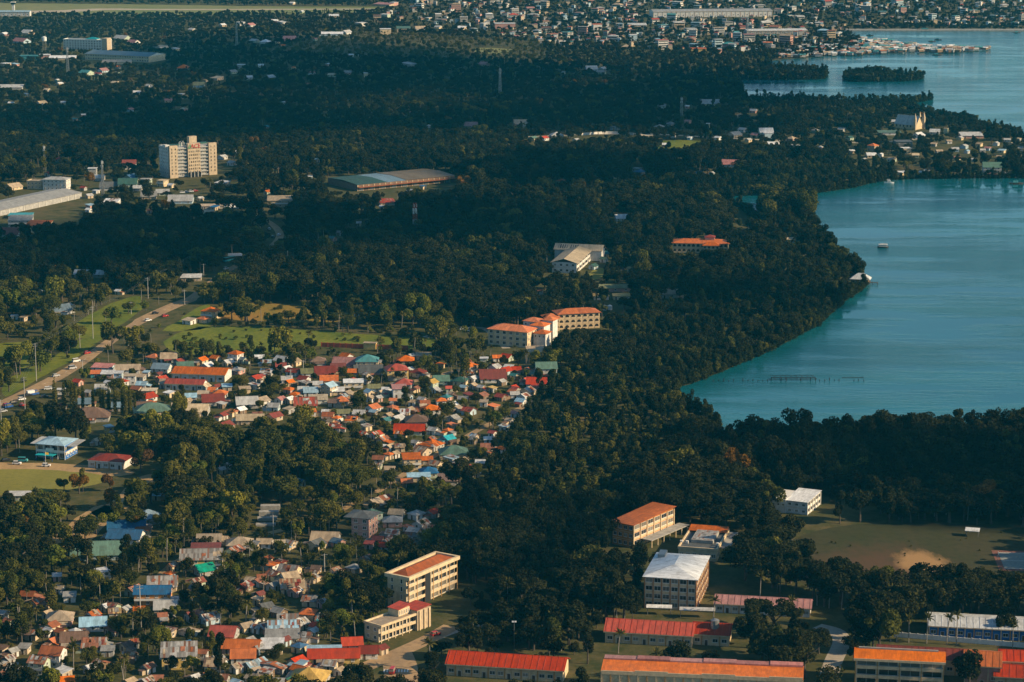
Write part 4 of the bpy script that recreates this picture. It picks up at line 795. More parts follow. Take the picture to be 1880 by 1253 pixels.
 (470, 0): """70 297 90 h white;240 277 110 g pink;195 324 40 g orange;155 297 40 g white;135 147 50 g white;190 157 80 s lgrey;540 240 180 s white a2;650 230 90 g lgrey;755 160 90 f white f2;930 205 90 f white f3;1060 200 110 s green f2;930 100 80 f white f2;920 28 200 s pink;990 15 70 f white f2;1240 125 55 f white f2;1635 165 60 f white f3
 1790 165 160 f white f3 a4;1470 197 100 s white;1180 202 90 g tan;1310 192 60 g lgrey;425 277 40 g pink;270 482 40 h orange;400 520 60 g pink;545 535 70 g cream;660 517 60 g grey;795 522 50 f white f2;100 552 90 g white;35 467 50 g white;685 392 40 g white;745 392 30 g white;1640 457 90 g pink;515 457 40 g white
 1120 802 32 f pink f2;1240 900 26 g white a80;1550 897 110 g pink;1865 887 40 g tan;70 907 60 g teal;195 732 40 g lgrey;240 1140 50 g white;440 1142 40 g lblue;1100 457 110 s lgrey;330 80 40 g white;560 110 80 s white;260 20 50 g white;370 600 40 g rust""",
 (940, 0): """1340 345 120 f orange f2 wyellow a2;820 332 70 h tan;870 247 65 f white f3 a8;610 172 80 f orange f3 wwhite;1480 307 100 g white f2;1840 302 80 f orange f3 wtan;900 177 140 s white a2;570 492 100 g lgrey;650 492 80 g lgrey;60 882 110 g tan a5;150 990 80 g green;230 987 80 g red;320 967 110 h lgrey;970 968 90 f cream f2 wcream a4
 1060 907 90 h grey f2;1140 887 90 h grey;1265 867 60 g pink;1420 738 150 g lgrey a3;1260 760 40 g white;1640 832 90 h lgrey;1690 838 60 g pink;1660 927 80 g lgrey;1825 942 110 g white f2 a4;1600 962 120 g grey;1750 965 80 g pink;1735 792 70 g lgrey;1410 885 30 f white f2;1570 1172 150 g pink;1610 1175 60 g red;900 1205 80 f grey;920 1230 110 h blue
 1350 1240 80 h blue;1435 1240 50 g white;1700 1000 60 g lgrey;370 515 30 f white;1100 1035 60 g white;740 912 80 s grey;460 1000 60 g lgrey;1480 985 60 g white;1280 985 50 g white;640 515 80 g grey;1080 757 70 g grey""",
 (1400, 0): """910 947 170 s green a3 d10 wwhite;1010 1010 130 f dgrey f3 wdgrey a4;1120 968 110 g white a50;1240 942 90 g white;795 1042 90 h orange f2 wtan;210 992 90 h tan wpink;40 952 80 f white f2;1650 1192 150 g green f2 wwhite a-6;1385 1067 60 g lgrey;1270 1082 60 g tan;1720 1077 70 s lblue;1500 967 170 s white a2;1840 992 50 f cream f2
 380 932 70 h grey;570 925 70 g lgrey;625 985 70 g dgreen;1320 920 40 f tan f2;1030 1060 80 f white f2;780 1110 80 g white;850 1105 50 g white f2;930 1140 80 g tan;1100 1110 60 g cream;1450 1045 70 g lgrey;1560 1030 60 g tan;1620 1060 60 g pink;1760 1000 60 g lgrey;1800 1030 70 g tan;1680 1025 60 g lgrey;1850 1060 60 g grey;1520 1140 40 g white;1600 1110 50 g tan;1400 1130 60 g pink
 80 1030 90 s white a3;240 1045 90 s lgrey;410 1055 60 g lgrey;640 1080 50 g white;730 1140 50 g lgrey;1000 1235 60 s white;1180 1225 50 g white;960 870 80 s lgrey;1470 1080 50 g lblue;1580 1075 50 g lgrey;1700 1120 50 g tan;1340 1010 50 g tan;1420 985 60 g lgrey;1230 1030 60 s tan""",
 (0, 310): """95 122 140 g tan;150 322 180 f turq a3 wgrey d14;150 357 180 s grey a3 f2;280 395 190 s orange f2 wcream a-8;80 455 190 g dred a-10 d22;650 256 80 s lblue;640 287 60 g white;800 232 130 s white P;1075 292 50 s orange;1300 217 190 g lgrey a2;710 57 90 g lgrey;920 97 150 g dgreen a4 f2;940 56 120 g blue;1050 67 90 f lgrey f2
 1170 77 90 f cream f2;1070 187 130 g grey a6;1170 162 110 g lgrey;790 122 150 g dgrey a3;1610 258 430 s tan a8 d7;1545 268 80 s blue;650 745 240 g white a-6 d9;1375 770 160 s lgrey d9 a4;1690 612 110 f white a5;490 972 60 g lgrey a55;425 1003 180 g bgrey a25 d12;105 1047 60 f white;1515 1012 130 h orange f2 wcream;1465 1070 100 h orange;1360 1080 100 s tan
 1600 95 120 s white;990 130 70 g lgrey;600 130 60 g red;1230 110 60 g white;1440 205 60 g lgrey;1500 305 90 s tan;640 185 70 g lgrey;690 150 60 f white;310 870 60 g lgrey;170 1060 60 s tan;850 870 40 g white;1330 290 60 g lgrey""",
 (470, 310): """780 242 90 f cream;940 232 140 s red P;905 265 40 g white;175 215 200 s tan f2 wtan a4;600 450 60 g grey;550 490 70 g teal;1110 150 60 g white;1200 120 60 s blue;80 158 60 g orange;740 383 30 g white;390 50 40 g white""",
 (940, 310): """785 345 110 g white a10;735 45 40 g lblue;355 82 90 h rust;25 95 50 h rust;660 602 80 g teal;660 640 70 g green;740 845 240 s olive a2 d9;640 905 120 s yellow a2 d6;785 905 130 s yellow a2 d6;1140 885 190 h tan a6 d14;785 705 30 s pink;850 708 40 s yellow;585 690 80 g dgreen;200 870 60 s rust""",
 (1400, 310): """200 500 72 s cream a8;1000 20 60 s white;1140 18 40 g white;1640 35 110 s rust;1750 30 60 g lgrey""",
}
for (tx, ty), txt in TILES.items():
    for ent in txt.replace('\n', ';').split(';'):
        tk = ent.split()
        if len(tk) < 5: continue
        kw = {}
        for t in tk[5:]:
            if t == 'P': kw['patched'] = True
            elif t[0] == 'w': kw['wall'] = t[1:]
            elif t[0] == 'f': kw['fl'] = int(t[1:])
            elif t[0] == 'a': kw['ang'] = float(t[1:])
            elif t[0] == 'd': kw['dep'] = float(t[1:])
        house(tx+float(tk[0])/3.917, ty+float(tk[1])/3.917, float(tk[2])/3.917, tk[3], tk[4], **kw)

ACC.build('scattered_houses', 'tiny far pale houses scattered through the forest')

# small shacks filling the gaps between the houses
VP = [[(245, 665), (420, 650), (600, 650), (760, 650), (1000, 665), (1005, 720), (950, 780), (880, 885), (700, 895), (690, 800), (640, 760), (500, 770), (400, 770), (250, 735)], [(-20, 1090), (130, 1075), (200, 1100), (330, 1060), (350, 975), (560, 970), (560, 1040), (690, 1020), (600, 1090), (690, 1200), (600, 1253), (-20, 1253)], [(640, 935), (830, 930), (800, 985), (680, 1000)]]
def inp(P, x, y):
    c = False; j = len(P)-1
    for i in range(len(P)):
        if (P[i][1] > y) != (P[j][1] > y) and x < (P[j][0]-P[i][0])*(y-P[i][1])/(P[j][1]-P[i][1])+P[i][0]: c = not c
        j = i
    return c
def clear_of(x, y, r):
    for cx, cy, a, hw, hd in FOOT:
        dx, dy = x-cx, y-cy
        if abs(dx) > 30+r or abs(dy) > 30+r: continue
        if abs(dx*math.cos(a)+dy*math.sin(a)) < hw+r and abs(-dx*math.sin(a)+dy*math.cos(a)) < hd+r: return False
    for Q, hw in ROADS:
        for qx, qy in Q:
            if math.hypot(qx-x, qy-y) < hw+r+2: return False
    return True
ns = 0; tr_ = 0
while ns < 120 and tr_ < 6000:
    tr_ += 1; P = VP[HR.choices([0, 1, 2], [5, 2, .6])[0]]; xs_ = [q[0] for q in P]; ys_ = [q[1] for q in P]; px, py = HR.uniform(min(xs_), max(xs_)), HR.uniform(min(ys_), max(ys_))
    if not inp(P, px, py): continue
    wm = HR.uniform(4.6, 8.5); x, y = G(px, py, 3)
    if not clear_of(x, y, wm*.42): continue
    top = P is VP[0]; roof = HR.choice(['rust', 'orange', 'red', 'lgrey', 'grey', 'tan', 'orange', 'dred', 'white', 'lblue'] if top else ['rust', 'grey', 'grey', 'tan', 'rust', 'dred', 'lgrey', 'brown', 'brown'])
    rt = house(px, py, wm*SCL(y), HR.choice('ggs'), roof, HR.choice(['grey', 'wood', 'tan', 'cream', 'white', 'wood']), patched=HR.random() < (.35 if top else .7), cat='shack')
    if rt: rt.name = 'shack'; ns += 1
# ================================================================ church, boats, masts, poles, vehicles and other single things
x_, y_ = G(1668, 236); rt, rc = landmark('church', 'pale church with steep roof and slim twin spires on the cape', 'church', (x_, y_, R(-38), 24, 13), 'the pale church', h=14, keepf=.2)
core(rt, rc, 5, wallm('cream')); b = MB(); pr = [(-6.5, 4.98), (6.5, 4.98), (0, 13)]; b.prism([(-12, y, z) for y, z in pr], [(12, y, z) for y, z in pr]); recalc(b.build('gable', wallm('cream'), rt).data)
add_roof(rt, 'g', 24, 13, 5, 8.2, 'lgrey', False, .7, rz=0); windows(rt, 'F', rc, [1.2], 6, 1, 1, mesh=arch_mesh(1.5, 3))
b = MB(); b.prism([(11.5, -1, 12.6), (13.5, -1, 12.6), (13.5, 1, 12.6), (11.5, 1, 12.6)], [(12.45, -.05, 18), (12.55, -.05, 18), (12.55, .05, 18), (12.45, .05, 18)]); b.build('finial', wallm('cream'), rt)
for sy in (-9, 9):
    b = MB(); b.box(11, 13.4, sy-1.2, sy+1.2, 0, 11); b.prism([(11, sy-1.2, 11), (13.4, sy-1.2, 11), (13.4, sy+1.2, 11), (11, sy+1.2, 11)], [(12.15, sy-.05, 17), (12.25, sy-.05, 17), (12.25, sy+.05, 17), (12.15, sy+.05, 17)]); b.build('spire', wallm('tan'), rt)
# boathouse on stilts
x_, y_ = G(1580, 521); rt, rc = landmark('boathouse', 'white hip-roofed boathouse on stilts at the mangrove point', 'boathouse', (x_, y_, R(-14), 13, 9), 'the boathouse', h=7, keepf=0)
b = MB(); b.box(-6.5, 6.5, -4.5, 4.5, 1.2, 1.5); b.build('deck', 'dark_wood', rt); core(rt, (-5.5, 5.5, -3.6, 3.6), 3.6, wallm('wood'), 1.52); add_roof(rt, 'h', 12.5, 8.5, 3.62, 3.6, 'white', False, .8)
windows(rt, 'F', (-5.5, 5.5, -3.6, 3.6), [2.1], 3, 1, 1)
for sx in (-6, -2, 2, 6):
    for sy in (-4, 4):
        b = MB(); b.tube([(sx, sy, -.5), (sx, sy, 1.2)], .15); b.build('stilt', 'dark_wood', rt)
b = MB(); b.box(6.5, 12, -2, 0, 1.1, 1.3); b.build('jetty', 'dark_wood', rt)
for sx in (8, 11.6):
    for sy in (-1.8, -.2):
        b = MB(); b.tube([(sx, sy, -.5), (sx, sy, 1.9)], .12); b.build('jetty_post', 'dark_wood', rt)
def hull(b, L, Wd, h, mi=0):
    n = 7; low = []; top = []
    for i in range(n):
        t = i/(n-1); x = -L/2+L*t; w = Wd/2*(1-max(0, (t-.55)/.45)**2*.96); low.append((x, w*.6)); top.append((x+(.25 if i == n-1 else 0), w))
    lo = [(x, -w, 0) for x, w in low]+[(x, w, 0) for x, w in reversed(low)]; hi = [(x, -w, h) for x, w in top]+[(x, w, h) for x, w in reversed(top)]
    b.prism(lo, hi, mi)
x_, y_ = G(1621, 455); rt = tag(empty('houseboat', (x_, y_, .02), R(-4)), 'small white canopied houseboat moored off the mangroves', 'boat')
b = MB(); hull(b, 8, 3.2, .9); b.build('hull', 'dark_wood', rt); core(rt, (-3.2, 3.0, -1.3, 1.3), 2.3, 'trim_white', .92, 'cabin'); add_roof(rt, 'h', 6.6, 2.9, 2.32, .5, 'white', False, .2); windows(rt, 'F', (-3.2, 3.0, -1.3, 1.3), [1.3], 4, .8, .5)
x_, y_ = G(1632, 337); rt = tag(empty('motor_boat', (x_, y_, .02), R(-6)), 'white motor boat with small cabin near the far wooded bank', 'boat')
b = MB(); hull(b, 8.5, 2.6, 1.1); b.build('hull', 'paint_white', rt); core(rt, (-1.5, 1.5, -.9, .9), 2.6, 'paint_white', 1.12, 'cabin'); b = MB(); b.box(-2, 1, -.8, .8, 3.4, 3.5); b.build('roof', 'paint_white', rt); windows(rt, 'F', (-1.5, 1.5, -.9, .9), [1.7], 2, .8, .5)
for sx in (-1.8, .8):
    b = MB(); b.tube([(sx, 0, 2.6), (sx, 0, 3.4)], .05); b.build('post', 'steel', rt)
BOATS = [(1700, 57, 26, 'large dark outrigger ferry anchored below the far quay'), (1597, 66, 10, 'small dark boat nearest the stilt village root'), (1711, 77, 10, 'small dark boat, left of the anchored pair'), (1722, 74, 10, 'small dark boat, right of the anchored pair'), (1867, 61, 10, 'small boat at the right edge below the far quay'),
         (1720, 102, 12, 'dark boat lying off the stilt village tip'), (1572, 103.5, 8, 'small dark boat beside the middle of the stilt village'), (1866, 338, 12, 'dark work boat moored off the right edge bank'), (1600, 101, 8, 'tiny boat in front of the stilt village')]
for px, py, L, lb in BOATS:
    x_, y_ = G(px, py); rt = tag(empty('boat', (x_, y_, .02), R(random.uniform(-12, 12))), lb, 'boat', 'boats at anchor in the bay')
    b = MB(); hull(b, L, L*.16, L*.09); b.build('hull', 'dark_wood', rt); core(rt, (-L*.25, L*.12, -L*.06, L*.06), L*.09+1.6, wallm('teal'), L*.09+.01, 'cabin')
    for sg in (-1, 1):
        b = MB(); b.tube([(-L*.35, sg*L*.3, .25), (L*.35, sg*L*.3, .25)], .12); b.build('outrigger', 'dark_wood', rt)
        for xx in (-.2, .2):
            b = MB(); b.tube([(L*xx, 0, L*.09), (L*xx, sg*L*.3, .3)], .07); b.build('boom', 'dark_wood', rt)
# fish pen
x_, y_ = G(1450, 700); rt = tag(empty('fish_pen', (x_, y_, 0), R(1)), 'row of dark stakes with railed fish pen standing in the lagoon', 'fish pen'); s_ = SCL(y_); MARKS.append(('the fish pen', 1450, 698))
for px in list(range(1310, 1412, 9))+list(range(1416, 1500, 9))+list(range(1505, 1590, 9)):
    if random.random() < .12: continue
    X = (px-1450)/s_; h = random.uniform(1.2, 2.6) if 1412 < px < 1502 else random.uniform(.6, 2.0); b = MB(); b.tube([(X, random.uniform(-1, 1), -.4), (X+random.uniform(-.2, .2), random.uniform(-1, 1), h)], .24, 5); b.build('stake', 'pen_wood', rt)
for z, x0, x1 in ((2.0, 1416, 1497), (1.0, 1412, 1500), (1.6, 1545, 1586)):
    b = MB(); b.box((x0-1450)/s_, (x1-1450)/s_, -.16, .16, z, z+.32); b.build('rail', 'pen_wood', rt)
for px in range(1424, 1498, 10):
    b = MB(); b.box((px-1450)/s_-.12, (px-1450)/s_+.12, -.1, 7, 1.6, 1.76); b.build('cross_rail', 'pen_wood', rt)
b = MB(); b.box((1416-1450)/s_, (1497-1450)/s_, 6.9, 7.1, 1.55, 1.75); b.build('rail', 'pen_wood', rt)
# masts
def lattice(px, py, h, w, label, phrase=None, two=True, wtop=None):
    x, y = G(px, py); rt = tag(empty('lattice_mast', (x, y, 0), R(20)), label, 'mast'); n = max(4, int(h/4)); wt = wtop or w*.35
    KEEP.append((px-5, PX(x, y, h)[1], px+5, py-(h*.25)*SCL(y), py))
    for i in range(n):
        b = MB(); z0, z1 = h*i/n, h*(i+1)/n; a0, a1 = (w+(wt-w)*i/n)/2, (w+(wt-w)*(i+1)/n)/2; t = .11 if h < 30 else .16
        for sx, sy in ((-1, -1), (1, -1), (1, 1), (-1, 1)): b.tube([(sx*a0, sy*a0, z0), (sx*a1, sy*a1, z1)], t, 4)
        for (ax, ay), (bx, by) in (((-1, -1), (1, -1)), ((1, -1), (1, 1)), ((1, 1), (-1, 1)), ((-1, 1), (-1, -1))):
            b.tube([(ax*a0, ay*a0, z0), (bx*a1, by*a1, z1)], t*.7, 4); b.tube([(bx*a0, by*a0, z0), (ax*a1, ay*a1, z1)], t*.7, 4); b.tube([(ax*a1, ay*a1, z1), (bx*a1, by*a1, z1)], t*.7, 4)
        b.build('mast_section', ('steel_red' if i % 2 == 0 else 'steel_white') if two else 'steel', rt)
    for k in range(6):
        a = k*math.pi/3; b = MB(); q = wt/2+.5; b.box(-.22, .22, -.1, .1, 0, 2.2); b.build('antenna', 'steel_white', rt, (q*math.cos(a), q*math.sin(a), h-3-(k % 2)*3), a)
    if phrase: MARKS.append((phrase, px, py))
lattice(762, 423, 21, 3.2, 'red and white lattice telecom mast rising from the dark wood', 'the red and white mast', wtop=2.0)
lattice(435, 90, 34, 3, 'thin grey mast at the upper left beyond the forest', None, False); lattice(918, 178, 32, 3, 'thin pale mast standing alone in the forest top centre', None, False, 1.4)
lattice(1251, 221, 24, 2.6, 'thin grey mast behind the cape houses', None, False, 1.4); lattice(125, 142, 36, 3.4, 'tall grey mast left of the long blue-roofed block', None, False); lattice(1372, 66, 26, 3, 'grey mast at the edge of the far town', None, False)
lattice(189, 360, 30, 2.2, 'slim grey mast left of the tan tower', None, False); lattice(82, 312, 22, 2, 'slim dark mast behind the white hipped house', None, False)
# water tanks
def tank(px, py, r, h, leg, label, mat='trim_white'):
    x, y = G(px, py); rt = tag(empty('water_tank', (x, y, 0)), label, 'water tank'); KEEP.append((px-6, PX(x, y, leg+h)[1], px+6, py-2, py))
    b = MB(); b.tube([(0, 0, leg), (0, 0, leg+h), (0, 0, leg+h+r*.35)], [r, r, r*.25], 12); b.build('tank', mat, rt)
    for k in range(4):
        a = k*math.pi/2+.6; b = MB(); b.tube([(r*.8*math.cos(a), r*.8*math.sin(a), 0), (r*.8*math.cos(a), r*.8*math.sin(a), leg+.1)], .15, 5); b.build('leg', 'concrete', rt)
tank(1110, 571, 1.6, 2.6, .6, 'left of two white water tanks right of the arcaded wing'); tank(1119.5, 570.5, 1.6, 2.6, .6, 'right of two white water tanks beside the dark wood'); tank(1312, 1180, 1.7, 4.2, 5, 'grey cylindrical water tank on legs before the red classroom wing', 'steel')
tank(1236, 254, 2.6, 4.5, .4, 'white cylindrical tank beside the cape road'); tank(82, 92, 3.2, 5, 12, 'round tank on tall legs beside the teal building top left', 'steel_white')
# power poles and wires
POLES = [(3, 792, 17), (46, 752, 18), (67, 700, 22), (171, 622, 20), (272, 548, 14), (374, 508, 9), (339, 560, 10), (241, 577, 8), (147, 640, 9), (236, 645, 8), (152, 690, 9), (258, 1130, 13), (528, 470, 10), (478, 420, 11), (596, 1050, 8), (502, 985, 10), (557, 690, 9), (534, 704, 8)]
PN = ['leftmost tall power pole beside the road bend', 'second power pole from the left by the parked cars', 'tallest power pole, wires fanning to its left, above the road', 'tall pale power pole above the left meadow', 'power pole where the sunlit road widens', 'short pole beside the shed on the road', 'pole at the right verge of the sunlit road', 'short pole on the left verge of the sunlit road', 'pole beside the road junction', 'pole beside the field at the village top', 'lamp pole by the road junction houses', 'dark leaning pole among the lower left houses', 'pole right of the dark road bend', 'pole left of the dark road bend', 'pole among the lower left palms', 'pole beside the concrete terraces', 'street pole in the upper village, right one', 'street pole in the upper village, left one']
ptop = []
for (px, py, h), lb in zip(POLES, PN):
    x, y = G(px, py); rt = tag(empty('power_pole', (x, y, 0), R(25)), lb, 'pole', 'power poles'); KEEP.append((px-4, PX(x, y, h)[1], px+4, py-h*.3*SCL(y), py))
    b = MB(); b.tube([(0, 0, 0), (0, 0, h)], [.24, .15], 7); b.build('post', 'pole_concrete', rt)
    for k, z in enumerate((h-.5, h-1.7) if h > 12 else (h-.5,)):
        b = MB(); b.box(-1.5, 1.5, -.08, .08, z-.1, z+.08); b.build('crossarm', 'steel', rt)
    for sx in (-1.4, 0, 1.4):
        b = MB(); b.tube([(sx, 0, h-.42), (sx, 0, h-.12)], .07, 5); b.build('insulator', 'dark_wood', rt)
    ptop.append(Vector((x, y, h-.3)))
def wire(p, q, label, sag=1.2):
    for k, off in enumerate((-1.4, 0, 1.4)):
        b = MB(); o = Vector((math.cos(R(25)), math.sin(R(25)), 0))*off; pts = [tuple(p.lerp(q, t/10)+o-Vector((0, 0, 4*sag*(t/10)*(1-t/10)))) for t in range(11)]; b.tube(pts, .02, 4)
        tag(b.build('power_line', 'steel'), ('left', 'middle', 'right')[k]+label[4:], 'power line', 'wires strung '+label.split(' strung ')[1])
wire(Vector((*G(-110, 880), 17)), ptop[1], 'thin power line strung from the left edge to the second pole'); wire(ptop[1], ptop[2], 'thin power line strung between the second and tallest poles'); wire(ptop[2], ptop[3], 'thin power line strung between the tallest pole and meadow pole', 2.5); wire(ptop[3], ptop[4], 'thin power line strung between the meadow pole and sunlit road', 2); wire(ptop[4], ptop[13], 'thin power line strung from the sunlit road into the wood', 2)
# vehicles
def make_car(kind, col):
    rt = empty('vehicle'); L, Wd, h = {'car': (4.3, 1.75, .75), 'van': (4.9, 1.9, 1.0), 'jeepney': (6.2, 2.1, 1.1), 'bus': (10.5, 2.5, 1.3), 'truck': (7, 2.3, 1.1)}[kind]; P = 'paint_'+col
    b = MB(); g = .32; prof = [(-L/2, g), (L/2, g), (L/2, g+h*.75), (L/2-.25, g+h), (-L/2+.1, g+h), (-L/2, g+h*.8)]
    b.prism([(x, -Wd/2, z) for x, z in prof], [(x, Wd/2, z) for x, z in prof]); recalc(b.build('body', P, rt).data)
    c0, c1, ch = {'car': (-L*.42, L*.22, .62), 'van': (-L*.49, L*.30, .95), 'jeepney': (-L*.49, L*.22, 1.15), 'bus': (-L*.495, L*.49, 1.5), 'truck': (L*.15, L*.46, 1.1)}[kind]
    lo = [(c0, -Wd/2+.06, g+h), (c1, -Wd/2+.06, g+h), (c1, Wd/2-.06, g+h), (c0, Wd/2-.06, g+h)]; tp = [(c0+.18, -Wd/2+.2, g+h+ch), (c1-(.55 if kind == 'car' else .25), -Wd/2+.2, g+h+ch), (c1-(.55 if kind == 'car' else .25), Wd/2-.2, g+h+ch), (c0+.18, Wd/2-.2, g+h+ch)]
    b = MB(); b.prism(lo, tp); b.build('windows', 'glass', rt)
    b = MB(); x0, x1 = tp[0][0], tp[1][0]; b.box(x0-.05, x1+.05, -Wd/2+.16, Wd/2-.16, g+h+ch-.04, g+h+ch+.06); b.build('roof', P if kind != 'jeepney' else 'paint_white', rt)
    if kind == 'truck': b = MB(); b.box(-L/2+.05, L*.12, -Wd/2, Wd/2, g+h+.01, g+h+1.5); b.build('cargo_box', 'paint_white', rt)
    for sx in (-L*.31, L*.31):
        for sy in (-Wd/2, Wd/2-.2):
            b = MB(); b.tube([(sx, sy-.02, .34), (sx, sy+.22, .34)], .34, 10); b.build('wheel', 'rubber', rt)
    for sy in (-Wd*.36, Wd*.36):
        b = MB(); b.box(L/2-.01, L/2+.03, sy-.16, sy+.16, g+h*.42, g+h*.66); b.build('headlight', 'trim_white', rt)
    return rt
CARS = {}
VEH = [(140, 665, 'van', 'white', 40, 'white van on the main road nearest the junction'), (133, 678, 'van', 'silver', 40, 'silver van just behind the leading white van'), (103, 692, 'car', 'silver', 38, 'silver car alone in the middle of the main road'), (60, 726, 'truck', 'blue', 38, 'blue truck beside the junction lot'), (52, 728, 'car', 'black', 38, 'black car left of the blue truck'),
       (40, 735, 'car', 'white', 36, 'white car in the roadside row at the left'), (41, 746, 'car', 'red', 36, 'red car in the roadside row at the left'), (25, 742, 'car', 'black', 36, 'dark car left of the white roadside car'), (16, 749, 'van', 'blue', 36, 'blue van in the row near the left edge'), (6, 757, 'car', 'silver', 36, 'silver car closest to the left edge'), (12, 746, 'car', 'red', 36, 'small red car behind the blue van'),
       (88, 716, 'car', 'white', 10, 'first white car parked by the columnar trees'), (94, 715, 'car', 'silver', 10, 'silver car parked by the columnar trees'), (82, 731, 'car', 'black', 20, 'black car parked below the columnar trees'),
       (285, 577, 'car', 'black', 40, 'dark car on the widest sunlit stretch of road'), (303, 582, 'car', 'red', 40, 'red car on the right lane of the sunlit road'), (272, 590, 'car', 'white', 40, 'white car at the foot of the sunlit road'), (512, 433, 'car', 'white', 75, 'white car on the dark road bend'), (501, 437, 'car', 'black', 75, 'dark car on the dark road bend'), (494, 422, 'car', 'silver', 110, 'silver car farthest up the dark road'),
       (478, 463, 'truck', 'white', 30, 'white truck on the road below the bend'), (461, 464, 'van', 'white', 30, 'white van by the roadside station'), (421, 480, 'bus', 'turquoise', 50, 'turquoise bus beside the roadside station'), (415, 495, 'car', 'white', 60, 'white car below the turquoise bus'), (645, 1240, 'jeepney', 'white', 42, 'white jeepney on the street at the bottom edge'), (721, 1236, 'van', 'red', 80, 'red van waiting at the crosswalk'),
       (31, 853, 'car', 'white', -5, 'white car parked in front of the blue school'), (42, 848, 'van', 'turquoise', -5, 'turquoise van parked at the blue school'), (11, 847, 'car', 'black', 30, 'black car in the schoolyard at left'), (85, 857, 'car', 'white', 0, 'white car parked at the school flagpole'), (851, 606, 'car', 'white', 10, 'left white car at the villa gate'), (858, 609, 'van', 'white', -30, 'right white van at the villa gate'),
       (800, 1167, 'car', 'red', 40, 'red car by the four-storey block drive'), (335, 355, 'car', 'white', 12, 'first white car in the tower parking row'), (343, 354, 'car', 'silver', 12, 'second car, silver, in the tower parking row'), (351, 353, 'car', 'white', 12, 'third car, white, in the tower parking row'), (359, 352, 'car', 'red', 12, 'fourth car, red, in the tower parking row'), (160, 650, 'car', 'red', 42, 'red car emerging from the trees on the main road')]
for px, py, kind, col, a, lb in VEH:
    rt = CARS.get((kind, col))
    if rt is None: rt = CARS[(kind, col)] = make_car(kind, col)
    else: rt = copy_tree(rt)
    x, y = G(px, py); rt.location = (x, y, .045); rt.rotation_euler = (0, 0, R(a)); rt.name = {'car': 'parked_car', 'van': 'van', 'jeepney': 'jeepney', 'bus': 'bus', 'truck': 'truck'}[kind]
    tag(rt, lb, {'jeepney': 'jeepney'}.get(kind, kind), 'vehicles on the roads and yards'); KEEP.append((px-6, py-8, px+6, py, py)); occupy(x, y, R(a), 6, 3)
# road markings
def stripe(parent_road, pts, w, z, name='lane_line'):
    b = MB()
    for p, q in zip(pts, pts[1:]):
        d = (q-p).normalized(); n = Vector((-d.y, d.x))*w/2; b.quad([(*(p-n), z), (*(q-n), z), (*(q+n), z), (*(p+n), z)])
    o = b.build(name, 'trim_white', parent_road); return o
mr, Q, Lf, Rt = main_road
for i in range(2, len(Q)-26, 2): stripe(mr, [Q[i], Q[i].lerp(Q[i+1], .4)], .16, .036)
js = bpy.data.objects['junction_street']; c0 = Vector(G(727, 1232))
for i in range(9):
    b = MB(); p = c0+Vector((-4.4+i*1.1, 0)); b.quad([(p.x-.3, p.y-1.6, .044), (p.x+.3, p.y-1.6, .044), (p.x+.3, p.y+1.6, .044), (p.x-.3, p.y+1.6, .044)]); b.build('crosswalk_stripe', 'trim_white', js)
# ball courts
def court(px, py, w, d, ang, mats, label):
    x, y = G(px, py); rt = tag(empty('ball_court', (x, y, 0), R(ang)), label, 'ball court'); b = MB(); b.box(-w/2, w/2, -d/2, d/2, 0, .05); b.build('surface', mats[0], rt); b = MB(); b.box(-w/2+2.5, w/2-2.5, -d/2+3, d/2-3, .051, .058); b.build('playing_area', mats[1], rt)
    for e in (-d/2+3.2, 0, d/2-3.2):
        b = MB(); b.box(-w/2+2.6, w/2-2.6, e-.1, e+.1, .0585, .064); b.build('line', 'trim_white', rt)
    b = MB(); b.tube([(-w/2+1, 0, 0), (-w/2+1, 0, 3.2)], .1); b.build('hoop_post', 'steel', rt); b = MB(); b.box(-w/2+1.1, -w/2+1.2, -.9, .9, 2.7, 3.9); b.build('backboard', 'trim_white', rt)
    BAN.append([(x-w/2-1, y-d/2-1), (x+w/2+1, y-d/2-1), (x+w/2+1, y+d/2+1), (x-w/2-1, y+d/2+1)])
court(1866, 1030, 18, 30, -4, (plain('court_red', (.20, .085, .06), .9), plain('court_grey', (.22, .24, .22), .9)), 'red edged grey ball court at the right edge of the sports field'); court(1878, 1076, 9, 24, -4, (plain('court_tan', (.34, .25, .15), .9), plain('court_orange', (.40, .16, .06), .9)), 'smaller tan and orange court below the grey court')
